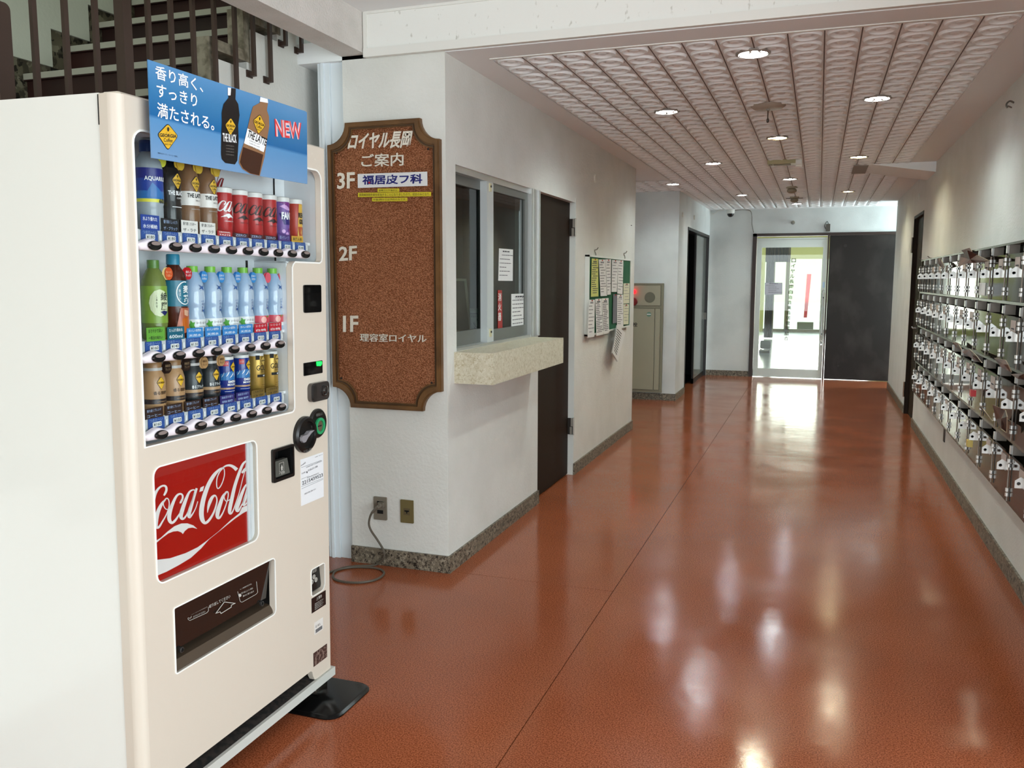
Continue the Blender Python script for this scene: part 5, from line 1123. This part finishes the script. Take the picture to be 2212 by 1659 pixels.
# ------------------------------------------------------------------ far side doorway (left)
d2 = thing('door_2', (X2-.06, D2Y0, 0), 'dark doorway with a half open grey glazed leaf at the far left', 'door', kind='structure')
obj('frame', MB().box(X2-.12, X2+.006, D2Y0, D2Y0+.03, 0, D2Z).box(X2-.12, X2+.006, D2Y1-.03, D2Y1, 0, D2Z).box(X2-.12, X2+.006, D2Y0, D2Y1, D2Z-.035, D2Z), mat('near_black_frame', (22, 18, 14), .35), d2)
obj('glazed_leaf', MB().box(X2-.05, X2-.035, 11.95, D2Y1-.03, .07, D2Z-.04, 0).box(X2-.055, X2-.03, 11.9, 11.96, .0, D2Z-.035, 1).box(X2-.055, X2-.03, 11.9, D2Y1-.03, .0, .07, 1), [mat('grey_mirror_glass', (112, 116, 110), .12, spec=.9), MATS['near_black_frame']], d2)
obj('handle', MB().box(X2-.035, X2+.0, D2Y1-.09, D2Y1-.075, .84, .94), mat('handle_grey', (120, 118, 110), .4), d2)
obj('wooden_leaf', MB().box(X2-.45, X2-.10, 11.42, 11.46, .01, D2Z-.04).box(X2-.3, X2-.27, 11.41, 11.47, .01, D2Z-.04), mat('reddish_wood', (70, 34, 16), .4, var=(20, (44, 20, 10), 3, .4, .6, (1, 1, .1))), d2)
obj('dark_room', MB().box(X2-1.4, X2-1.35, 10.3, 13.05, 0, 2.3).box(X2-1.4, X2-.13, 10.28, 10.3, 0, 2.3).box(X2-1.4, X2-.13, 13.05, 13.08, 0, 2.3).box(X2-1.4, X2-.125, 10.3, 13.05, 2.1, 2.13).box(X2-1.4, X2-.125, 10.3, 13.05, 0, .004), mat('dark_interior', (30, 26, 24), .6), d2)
for y_, z_ in ((10.36, 2.0), (11.05, 2.0)):
    pass
for u, v, lab in ((1474, 464, 'pale oval cover above the dark far doorway, the nearer one'), (1499, 470, 'pale oval cover above the dark far doorway, the farther one')):
    p = hit(u, v, 'x', X2); one('cover_plate', MB().lathe([(.03, X2+.001), (.026, X2+.010), (0, X2+.012)], (0, p.y, p.z), 16, ax='x'), MATS['cap_offwhite'], lab, 'cover plate', 'oval covers on the far left wall', smooth=True)

# ------------------------------------------------------------------ back wall: sliding glass door, brown metal panel, fixtures
d3 = thing('door_3', (-.4, YB, 0), 'white framed glass sliding door in a brown frame at the corridor end', 'door', kind='structure')
BMF = mat('brown_metal_frame', (52, 36, 30), .4)
obj('frame', MB().box(GX0, GX0+.055, YB-.02, YB+.10, 0, 2.085).box(GX0, 1.02, YB-.02, YB+.10, 2.045, 2.085).box(.095, .118, YB-.012, YB+.10, 0, 2.045), BMF, d3)
gx0, gx1, gz0, gz1 = -.80, .038, .128, 1.885; LX0, LX1 = -.868, .092
obj('leaf_frame', MB().prism([(LX0, .008), (LX1, .008), (LX1, 2.018), (LX0, 2.018)], 'y', YB+.015, YB+.05, 0, holes=[[(gx0, gz0), (gx1, gz0), (gx1, gz1), (gx0, gz1)]]).box(LX0, LX1, YB+.0, YB+.015, 2.0, 2.02), mat('leaf_white_paint', (206, 212, 206), .4), d3)
obj('pane', MB().box(gx0, gx1, YB+.03, YB+.036, gz0, gz1), glassm('door_glass', (244, 250, 246), 0, 1.35), d3)
obj('pull_handle', MB().tube([(.075, YB-.015, .55), (.052, YB-.03, .56), (.052, YB-.03, 1.27), (.075, YB-.015, 1.28)], .007, 8).lathe([(.010, YB+.0), (.010, YB+.015)], (.066, 0, .50), 12, ax='y'), CHROME, d3, smooth=True)
obj('handle_stud', MB().box(.062, .076, YB+.002, YB+.014, .64, .66).box(.062, .076, YB+.002, YB+.014, 1.16, 1.18), BLACK, d3)
obj('push_sticker', MB().box(.052, .078, YB+.013, YB+.0149, 1.31, 1.39), mat('pale_blue_sticker', (176, 204, 226), .5), d3)
gt = MB()
for k, c in enumerate('ロイヤル長岡自治会集会所管理組合'):
    z = 1.70-.075*k; gt.text(c, fr((-.385-.004*k, YB+.029, z-.03), (.06, 0, 0), (0, 0, .055)), 0, .015)
obj('pane_lettering', gt, mat('gold_edge_ink', (58, 54, 40), .5), d3)
sheet('taped_notice', [(1560+450/4.88, 500+540/4.88), (1560+635/4.88, 500+540/4.88), (1560+633/4.88, 500+665/4.88), (1560+448/4.88, 500+668/4.88)], on('y', YB+.028), 'grey and white notice taped to the glass door', 6, 'notice', None, mat('shaded_paper', (190, 190, 200), .7), (0, -.001, 0))
bm_ = one('sliding_panel', MB().box(.122, 1.015, YB-.006, YB+.05, .006, 2.043), mat('scuffed_brown_steel', (34, 29, 27), .45, spec=.3, var=(3.2, (52, 47, 44), 6, .48, .68, (1, 1, .7)), bump=(3, .1, .01)), 'large scuffed dark brown steel panel right of the glass door', 'panel')
bt_ = obj('round_mark', MB().lathe([(.022, YB-.0065), (.022, YB-.009), (0, YB-.009)], (.33, 0, 1.90), 18, ax='y').lathe([(.01, YB-.0065), (.01, YB-.008), (0, YB-.008)], (.31, 0, .20), 12, ax='y'), mat('panel_dark_mark', (38, 32, 30), .5), bm_)
one('ball_sensor', MB().lathe([(.0, YB-.05), (.018, YB-.046), (.028, YB-.03), (.026, YB-.012), (.020, YB-.001)], (hit(1713, 481, 'y', YB).x, 0, hit(1713, 481, 'y', YB).z), 18, ax='y'), mat('satin_steel', (150, 146, 138), .3, metal=.8), 'small round metal ball fixture above the glass door', 'sensor', smooth=True)
p = hit(1786, 491, 'y', YB); bx_ = thing('bell_box', (p.x, YB, p.z), 'small grey box with a cable loop above the brown steel panel', 'box')
obj('housing', MB().prism(rrect(p.x-.012, p.x+.045, p.z-.058, p.z+.045, .005, 2), 'y', YB-.05, YB-.001), mat('box_grey_brown', (88, 82, 74), .5), bx_)
obj('cable_loop', MB().tube(catm([(p.x+.02, YB-.03, p.z+.045), (p.x, YB-.04, p.z+.08), (p.x-.03, YB-.03, p.z+.02), (p.x-.01, YB-.03, p.z-.03)], 5), .004, 6), BLACK, bx_)
# dome camera and its cable
p = hit(1574, 449, 'z', H); dc = thing('dome_camera', (p.x, YB-.09, H), 'white dome security camera at the ceiling above the back wall', 'camera')
obj('housing', MB().lathe([(.058, H), (.060, H-.02), (.056, H-.052), (.050, H-.06)], (p.x, YB-.09, 0), 24), WHITE, dc, smooth=True)
obj('dome', MB().lathe([(.049, H-.06), (.044, H-.082), (.030, H-.10), (.012, H-.108), (0, H-.109)], (p.x, YB-.09, 0), 24), BLACK, dc, smooth=True)
q = [hit(*z, 'y', YB-.012) for z in ((1552, 457), (1541, 463), (1538, 461), (1546, 456), (1556, 453.5))]
one('camera_cable', MB().tube(catm([p_ for p_ in (hit(1565, 454, 'y', YB-.012), hit(1553, 455, 'y', YB-.012), hit(1541, 463, 'y', YB-.012), hit(1537.5, 460, 'y', YB-.012))], 5), .006, 6), WHITE, 'short white cable left of the dome camera', 'cable', smooth=True)
one('wall_cable', MB().tube(catm([hit(*z, 'y', YB-.008) for z in ((1585, 454.5), (1606, 453), (1620, 455), (1624, 465), (1624.5, 485), (1628, 503))], 5), .005, 6), mat('dull_cable', (120, 116, 104), .5), 'thin cable running from the dome camera down to the door frame', 'cable', smooth=True)

# ------------------------------------------------------------------ right wall: brown door, clipboard
d4 = thing('door_4', (XR, RY0, 0), 'dark brown door in the right wall before the back passage', 'door', kind='structure')
obj('leaf', MB().box(XR+.035, XR+.07, RY0+.004, RY1-.004, .006, RZ-.03), BROWN, d4)
obj('frame', MB().box(XR-.003, XR+.09, RY0, RY0+.02, .0, RZ).box(XR-.003, XR+.09, RY1-.02, RY1, .0, RZ).box(XR-.003, XR+.09, RY0, RY1, RZ-.03, RZ), BROWN, d4)
for z in (.24, 1.76): obj('hinge', MB().box(XR-.012, XR+.0, RY1+.002, RY1+.03, z-.06, z+.10, 0).tube([(XR-.012, RY1-.006, z-.06), (XR-.012, RY1-.006, z+.10)], .009, 8, 1), [BLACK, CHROME], d4)
obj('lever_handle', MB().tube([(XR+.035, RY0+.06, .955), (XR-.035, RY0+.06, .955), (XR-.035, RY0+.18, .955)], .008, 8), CHROME, d4, smooth=True)
cf = on('x', XR-.006); cbd = thing('wall_clipboard', hit(1998, 650, 'x', XR), 'dark green board with white papers hung beside the brown door on the right', 'board')
cy0, cy1 = hit(2011, 650, 'x', XR-.01).y, hit(1986, 650, 'x', XR-.01).y
obj('panel', MB().box(XR-.012, XR-.001, cy0, cy1, .93, 1.555), mat('board_dark_green', (28, 40, 38), .6), cbd)
cm = MB().box(XR-.0155, XR-.0125, cy0+.20, cy1-.02, 1.22, 1.55, 0).hexa([(XR-.03, cy0+.1, .95), (XR-.055, cy0+.16, .94), (XR-.018, cy0+.3, 1.50), (XR-.016, cy0+.02, 1.53)], [(XR-.033, cy0+.1, .95), (XR-.058, cy0+.16, .94), (XR-.021, cy0+.3, 1.50), (XR-.019, cy0+.02, 1.53)], 0)
rn = random.Random(4)
for k in range(16):
    z = 1.53-.018*k; cm.box(XR-.0165, XR-.0156, cy0+.24, cy0+.24+rn.uniform(.2, cy1-cy0-.3), z-.004, z, 1)
obj('paper', cm, [PAPER, INK], cbd)
obj('hook', MB().tube([(XR, cy0+.1, 1.60), (XR-.03, cy0+.1, 1.605), (XR-.045, cy0+.1, 1.62)], .004, 6).tube([(XR, cy0+.8, 1.60), (XR-.03, cy0+.8, 1.605), (XR-.045, cy0+.8, 1.62)], .004, 6), MATS['hook_steel'], cbd)
one('wall_hook', MB().tube(catm([(XR, 5.20, 2.325), (XR-.02, 5.20, 2.335), (XR-.035, 5.20, 2.32), (XR-.03, 5.20, 2.30)], 4), .005, 6).tube([(XR, 5.25, 2.31), (XR-.02, 5.25, 2.32)], .004, 6), MATS['hook_steel'], 'small screw hook high on the right wall above the mailboxes', 'hook')
one('wall_vent_slot', MB().box(XR-.006, XR, 6.88, 6.945, .24, .36), mat('slot_dark', (36, 28, 24), .5), 'small dark plate low on the right wall under the mailboxes', 'plate')
one('cover_plate', MB().lathe([(.03, XR-.001), (.026, XR-.010), (0, XR-.012)], (0, 9.62, 2.25), 16, ax='x'), MATS['cap_offwhite'], 'pale oval cover above the brown door of the right wall', 'cover plate', smooth=True)
# ------------------------------------------------------------------ mailboxes: four tiers of dark mirror doors
MIR = mat('dark_bronze_mirror', (30, 24, 17), .06, spec=.6, bump=(3, .05, .01)); MIRF = mat('bronze_frame', (70, 62, 46), .25, metal=.7)
SIL = mat('grey_steel_interior', (158, 148, 138), .4, metal=.3); WHP = mat('bright_steel', (240, 240, 236), .22, metal=.35)
mb_ = thing('mailbox_bank', (XR, 6, 1.0), 'wall bank of dark mirror-fronted mailboxes in four tiers on the right wall', 'mailboxes')
pt = .3698; n_c = 12; yb0 = 7.906-.03; FX = XR-.10
yfar = 8.165; edges = [yfar]+[yb0-pt*k for k in range(n_c)]+[yb0-pt*n_c]
zr = [(1.580, 1.306), (1.304, 1.020), (1.018, .712), (.710, .446)]
ynear = edges[-1]
cz = MB().box(XR-.016, XR-.002, ynear, yfar, .446, 1.58).box(FX+.004, XR-.01, yfar-.006, yfar, .446, 1.58).box(FX+.004, XR-.01, ynear, ynear+.006, .446, 1.58).box(FX+.002, XR-.01, ynear, yfar, 1.574, 1.584)
for a, b in zr: cz.box(FX+.002, XR-.01, ynear, yfar, b-.001, b+.012)
obj('casing', cz, MIRF, mb_)
slots = MB()
for a, b in zr: slots.hexa([(XR-.02, ynear+.01, a-.055), (XR-.02, yfar-.01, a-.055), (XR-.02, yfar-.01, a-.008), (XR-.02, ynear+.01, a-.008)], [(XR-.018, ynear+.01, a-.055), (XR-.018, yfar-.01, a-.055), (XR-.018, yfar-.01, a-.008), (XR-.018, ynear+.01, a-.008)])
obj('slot_back', slots, DARK, mb_)
for a, b in zr:
    for y in edges[1:-1]:
        obj('divider', MB().prism([(FX+.004, y-.004), (FX+.05, y-.004), (FX+.05, y+.004), (FX+.004, y+.004)], 'z', a-.050, a-.004, 0).box(FX-.004, FX+.006, y-.010, y+.010, a-.044, a-.008, 1), [SIL, WHP], mb_)
def hasp_mb():
    # house-shaped tab standing out of the door with a padlock hole
    w, h = .044, .041; pts = [(-w, -.5*h), (0, -.5*h), (0, .30*h), (-.55*w, .62*h), (-w, .22*h)]
    hole = [(-.030+.0075*math.cos(k*.7854), -.002+.0075*math.sin(k*.7854)) for k in range(8)]
    return MB().prism(pts, 'y', -.0015, .0015, 0, holes=[hole]).box(-.003, 0, -.018, .018, -.5*h, .3*h, 0).prism([(-.030+.006*math.cos(k*.7854), -.002+.006*math.sin(k*.7854)) for k in range(8)], 'y', .004, .008, 1).box(-.033, 0, .004, .010, -.006, .003, 1)
def hinge_mb(hh): 
    m = MB().tube([(-.006, 0, -hh/2), (-.006, 0, hh/2)], .0035, 8, 0)
    for z in (-hh*.30, hh*.34): m.tube([(-.007, 0, z-.018), (-.007, 0, z-.003)], .008, 10, 1).tube([(-.007, 0, z+.003), (-.007, 0, z+.018)], .008, 10, 1)
    return m
hm = hasp_mb(); protos = {}
card = [mat('card_pinkish', (190, 176, 168), .6), INK]
rn = random.Random(11); drs = {}
for ti, (a, b) in enumerate(zr):
    z0_, z1_ = b+.014, a-.050; hh = z1_-z0_; zc = (z0_+z1_)/2
    for k in range(len(edges)-1):
        y1_, y0_ = edges[k]-.003, edges[k+1]+.003; yc = (y0_+y1_)/2; w = y1_-y0_
        key = (round(w, 3), round(hh, 3))
        if key not in drs:
            o = obj('mailbox_door', MB().box(0, .006, -w/2, w/2, -hh/2, hh/2).box(-.003, 0, -w/2, w/2, hh/2-.004, hh/2), MIR, mb_, loc=(FX-mb_.location.x, yc-6, zc-1.0), local=True); drs[key] = o
        else: o = inst(drs[key], mb_, (FX-XR, yc-6, zc-1.0))
        zh = (1.446, 1.170, .878, .609)[ti]-zc
        # hasp at the near edge of the door
        if 'h' not in protos: h_ = obj('hasp', hm, [WHP, BLACK], o, local=True, loc=(0, -w/2+.032, zh)); protos['h'] = h_
        else: h_ = inst(protos['h'], o, (0, -w/2+.032, zh))
        hk_ = ('g', round(hh, 3))
        if hk_ not in protos: protos[hk_] = obj('hinge', hinge_mb(hh), [SIL, WHP], o, local=True, smooth=True, loc=(0, w/2-.012, 0))
        else: inst(protos[hk_], o, (0, w/2-.012, 0))
        if k > 1 and 'c' not in protos: protos['c'] = obj('name_card', MB().box(-.002, 0, -.05, .05, -.034, .034, 0).box(-.0026, -.002, -.03, .03, -.006, 0, 1), card, o, local=True, loc=(-.001, -w/2+.12, hh/2-.05))
        elif k > 1 and rn.random() < .8: inst(protos['c'], o, (-.001, -w/2+.12, hh/2-.05))
MLX = FX-.012
one('pasted_note', MB().box(FX-.003, FX-.001, edges[9]+.12, edges[9]+.30, 1.335, 1.40), PAPER, 'white note pasted on a top tier mailbox near the right edge', 'note')
# leaflets stuffed in the slots
LB = mat('brown_leaflet', (92, 58, 46), .5, var=(14, (56, 34, 30), 3, .4, .6)); LO = mat('leaflet_edge', (190, 176, 150), .6)
def leaflet(px, lab, d=.03, xo=-.03, mat_=None):
    pts = [Vector(hit(u, v, 'x', FX+xo+(.0 if i % 2 else -d))) for i, (u, v) in enumerate(px)]
    m = MB(); n = len(px); c = sum(pts, Vector())/n
    m.add(pts+[c]+[p+Vector((.004, .0, 0)) for p in pts]+[c+Vector((.004, 0, 0))], [(i, (i+1) % n, n) for i in range(n)]+[(n+1+(i+1) % n, n+1+i, 2*n+1) for i in range(n)]+[(i, (i+1) % n, n+1+(i+1) % n, n+1+i) for i in range(n)], 0)
    m.m[-n:] = [1]*n
    one('leaflet', m, [mat_ or LB, LO], lab, 'leaflet', 'leaflets sticking out of the mailboxes')
def zm(a, b): return (1920+a/5.53, 500+b/5.53)
def zn(a, b): return (1960+a/4.147, 700+b/4.147)
leaflet([zm(822, 420), zm(855, 300), zm(935, 225), zm(1050, 280), zm(1205, 355), zm(1050, 372), zm(920, 385)], 'brown leaflet with pale print curling out of the top row of mailboxes', .05)
leaflet([zm(865, 225), zm(965, 195), zm(990, 240), zm(900, 262)], 'small dark flap behind the brown leaflet on the top row', .01, .0)
leaflet([zm(585, 325), zm(610, 315), zm(660, 420), zm(640, 440), zm(600, 400)], 'narrow dark leaflet at the far end of the top row', .01)
leaflet([zm(760, 1320), zm(820, 1330), zm(870, 1415), zm(800, 1385)], 'brown leaflet in the third tier nearest the far end', .01)
leaflet([zm(880, 1440), zm(960, 1405), zm(1040, 1480), zm(1110, 1570), zm(1010, 1530)], 'folded brown leaflet in the third tier, second from the far end', .02)
leaflet([zm(1255, 1510), zm(1390, 1535), zm(1420, 1590), zm(1460, 1680), zm(1340, 1620)], 'brown leaflet standing in the third tier near the right edge', .02)
leaflet([zn(640, 740), zn(665, 745), zn(760, 870), zn(720, 830)], 'dark leaflet in the bottom tier beside the upright brochure', .01)
leaflet([zn(765, 725), zn(875, 770), zn(890, 830), zn(885, 975), zn(840, 940), zn(790, 850)], 'brown brochure with an orange cover patch standing in the bottom tier', .02)
leaflet([zn(925, 450), zn(1010, 440), zn(1045, 445), zn(1045, 500), zn(990, 490)], 'brown leaflet at the right edge of the third tier', .02)
one('red_padlock', MB().box(FX-.045, FX-.02, 4.985, 5.03, .812, .845, 0).tube([(FX-.03, 4.995, .845), (FX-.03, 4.995, .865), (FX-.03, 5.02, .865), (FX-.03, 5.02, .845)], .003, 6, 1), [mat('padlock_red', (190, 24, 30), .3), CHROME], 'red padlock hanging on a third tier mailbox', 'padlock')
one('yellow_padlock', MB().box(FX-.045, FX-.02, 4.985, 5.03, .545, .58, 0).tube([(FX-.03, 4.995, .58), (FX-.03, 4.995, .60), (FX-.03, 5.02, .60), (FX-.03, 5.02, .58)], .003, 6, 1), [mat('padlock_yellow', (206, 182, 92), .3), CHROME], 'yellow padlock hanging on a bottom tier mailbox', 'padlock')

# ------------------------------------------------------------------ ceiling fixtures
LEDW = mat('led_disc', (255, 255, 255), .4, emit=(236, 248, 255), es=9); LEDY = mat('warm_disc', (255, 255, 255), .4, emit=(255, 236, 176), es=9)
TR = mat('downlight_ring', (150, 142, 134), .4)
labs = ['recessed downlight nearest the camera', 'recessed downlight at the right, nearest the mailboxes', 'recessed downlight at the left, nearest the camera', 'recessed downlight just beyond the round ceiling speaker',
        'recessed downlight in front of the sloping soffit', 'recessed downlight at the left, third row from the front', 'recessed downlight right behind the ceiling exit light', 'recessed downlight over the left recess with the hydrant cabinet',
        'warm recessed downlight at the far right', 'recessed downlight at the far left near the dome camera', 'recessed downlight farthest away above the glass door']
proto = None
for i, (x, y) in enumerate(LIGHTS):
    warm = i in (3, 4, 8)
    t = thing('downlight', (x, y, H), labs[i], 'ceiling light', 'round recessed downlights')
    obj('trim_ring', MB().lathe([(.078, H+.001), (.078, H-.006), (.067, H-.009), (.062, H-.004), (.062, H+.004)], (x, y, 0), 28), TR, t, smooth=True)
    obj('lit_disc', MB().lathe([(.062, H-.0035), (0, H-.0035)], (x, y, 0), 28), LEDY if warm else LEDW, t)
    l = bpy.data.lights.new('downlight_lamp', 'SPOT'); l.energy = 21 if i not in (7, 9) else 15; l.spot_size = math.radians(150); l.spot_blend = .7; l.shadow_soft_size = .06
    l.color = (.95, .96, .78) if warm else (.86, 1, .97)
    lo2 = bpy.data.objects.new('downlight_lamp', l); C.objects.link(lo2); lo2.location = (0, 0, -.015); lo2.parent = t
x, y = -.324, 5.43
sp_ = thing('ceiling_speaker', (x, y, H), 'round pale ceiling rose with a short hanging chain between the first downlights', 'ceiling rose')
obj('plate', MB().lathe([(.10, H+.001), (.10, H-.004), (.085, H-.016), (.03, H-.020), (0, H-.020)], (x, y, 0), 28), mat('rose_beige', (176, 166, 152), .5), sp_, smooth=True)
obj('pull_chain', MB().tube([(x, y, H-.02), (x, y, H-.075)], .0035, 6).lathe([(0, H-.10), (.007, H-.095), (.008, H-.082), (.003, H-.072)], (x, y, 0), 10), mat('chain_dark', (70, 62, 54), .4, metal=.5), sp_)
obj('rose_screw', MB().lathe([(.012, H-.02), (.012, H-.028), (0, H-.03)], (x, y, 0), 12), TR, sp_)
x, y = -.318, 7.885
el = thing('exit_light', (x, y, H), 'long pale ceiling fixture with a white end block in the corridor middle', 'ceiling light')
obj('body', MB().prism([(y-.05, H), (y-.06, H-.035), (y+.06, H-.035), (y+.05, H)], 'x', x-.14, x+.09), mat('fixture_cream', (186, 178, 140), .45), el)
obj('end_block', MB().prism(rrect(y-.055, y+.055, H-.05, H, .012, 3), 'x', x+.09, x+.14), WHITE, el)
obj('inner_tray', MB().box(x-.09, x+.05, y-.03, y+.03, H-.042, H-.035).box(x-.13, x-.10, y-.02, y+.02, H-.04, H-.035), mat('fixture_brown', (120, 106, 76), .5), el)
for x, y, s, lab in ((-.322, 10.1, 1, 'domed smoke detector on the ceiling, the nearer one'), (-.325, 11.3, .9, 'domed detector with a wire guard on the ceiling, the farther one')):
    sd = thing('smoke_detector', (x, y, H), lab, 'smoke detector')
    obj('base', MB().lathe([(.06*s, H), (.06*s, H-.015), (.045*s, H-.02)], (x, y, 0), 22), mat('detector_beige', (176, 168, 146), .5), sd, smooth=True)
    obj('dome', MB().lathe([(.035*s, H-.02), (.052*s, H-.035), (.050*s, H-.055), (.03*s, H-.07), (0, H-.074)], (x, y, 0), 22), mat('detector_dome', (150, 140, 118), .5), sd, smooth=True)
    if s < 1: obj('guard_wire', MB().tube([(x-.1, y, H-.02), (x+.1, y, H-.02)], .004, 6).tube([(x-.04, y, H-.02), (x-.03, y, H-.06)], .003, 6), MATS['chain_dark'], sd)

# ------------------------------------------------------------------ lobby beyond the glass door
YL = 25.0
YW = mat('yellow_wall', (204, 200, 134), .7); LFL = mat('pale_glossy_floor', (176, 182, 184), .16, bump=(5, .2, .004, (1, 6, 1)))
one('floor_lobby', MB().box(-3.5, 3.5, YB+.001, YL, -.12, -.004), LFL, 'pale glossy lobby floor beyond the glass door', 'floor', kind='structure')
one('ceiling_lobby', MB().box(-3.6, 3.6, YB+.16, YL, 2.6, 2.7), CEIL, 'lobby ceiling beyond the glass door', 'ceiling', kind='structure')
fy = on('y', YL)
xa, xb = fy(1650, 640).x, fy(1790, 640).x
lob = MB().box(-3.6, -3.5, YB+.16, YL, 0, 2.6).box(3.5, 3.6, YB+.16, YL, 0, 2.6).box(-3.6, xa, YL, YL+.15, 0, 2.6).box(xb+1.1, 3.6, YL, YL+.15, 0, 2.6).box(xa, xb+1.1, YL, YL+.15, 2.0, 2.6)
one('wall_lobby', lob, YW, 'yellow lobby wall around the far glass entrance', 'wall', kind='structure')
ent = thing('window_2', ((xa+xb)/2, YL, 0), 'bright full-height street glazing at the far side of the lobby', 'window', kind='structure')
bars = MB()
for u in (1700, 1777): x = fy(u, 640).x; bars.box(x-.05, x+.05, YL-.03, YL+.05, 0, 2.0)
bars.box(xa, xb+1.1, YL-.03, YL+.05, 0, .08)
obj('mullion', bars, mat('mullion_bronze', (120, 110, 78), .4), ent)
obj('pane', MB().box(xa, xb+1.1, YL+.0, YL+.005, .08, 2.0), glassm('street_glass', (252, 255, 250), 0, 1.2), ent)
ct = thing('curtain', (fy(1668, 600).x, 22, 1.2), 'brown striped curtain at the left of the far lobby windows', 'curtain')
c22 = on('y', 22); m = MB(); xs_ = [c22(1652, 600).x+(c22(1706, 600).x-c22(1652, 600).x)*k/24 for k in range(25)]
zt, zm_ = c22(1680, 532).z, c22(1680, 566).z
vs = [(x, 22+.04*math.sin(k*1.9), z) for z in (zt, zm_) for k, x in enumerate(xs_)]; m.add(vs, [(k, k+1, 25+k+1, 25+k) for k in range(24)], 0)
obj('drape', m, mat('curtain_brown', (116, 98, 74), .8, var=(40, (78, 64, 48), 2, .4, .6, (1, 1, .02))), ct, smooth=True)
m = MB(); xs_ = [c22(1653, 640).x+(c22(1672, 640).x-c22(1653, 640).x)*k/14 for k in range(15)]
vs = [(x, 22+.05*math.sin(k*1.9), z) for z in (c22(1660, 745).z if c22(1660, 745).z > 0 else .02, zm_) for k, x in enumerate(xs_)]; m.add(vs, [(k, k+1, 15+k+1, 15+k) for k in range(14)], 0)
obj('tied_drape', m, MATS['curtain_brown'], ct, smooth=True)
yo = on('y', 26.2)
bn = thing('roadside_banner', (yo(1743, 640).x, 26.2, 0), 'red and white upright banner outside the far lobby glass', 'banner')
obj('cloth', MB().slab([yo(1743, 592), yo(1753, 592), yo(1743, 686), yo(1736, 686)], (0, .02, 0)), mat('banner_red', (230, 70, 90), .6), bn)
obj('planter_base', MB().box(yo(1722, 700).x, yo(1757, 700).x, 26.1, 26.4, 0, .22), mat('planter_olive', (88, 86, 56), .7), bn)
one('street_ground', MB().box(-12, 12, YL+.15, 60, -.15, -.005), mat('bright_pavement', (205, 205, 196), .8), 'sunlit street paving outside the lobby', 'ground', kind='structure')
m = MB().box(-12, 12, 60, 60.3, -.1, 3.2); one('street_wall', m, mat('distant_wall', (196, 200, 176), .8), 'pale wall across the street beyond the lobby', 'wall')
one('door_mat', MB().box(-1.15, -.60, YB+.30, YB+1.1, -.003, .012), mat('dark_mat', (40, 42, 44), .9), 'dark mat on the lobby floor just inside the glass door', 'mat')
ya = 17.5; xa_, xb_ = hit(1640, 745, 'y', ya).x, hit(1663, 745, 'y', ya).x; za_ = hit(1650, 738, 'y', ya).z
chr_ = MB().prism(rrect(xa_, xb_, za_-.16, za_, .03, 3), 'y', ya+.3, ya+.34).box(xa_, xb_, ya, ya+.32, za_-.24, za_-.18)
for x in (xa_, xb_-.03):
    for y in (ya, ya+.29): chr_.box(x, x+.03, y, y+.03, -.003, za_-.17)
one('low_chair', chr_, mat('dark_olive_vinyl', (92, 84, 44), .5), 'low dark olive chair at the left inside the lobby', 'chair')
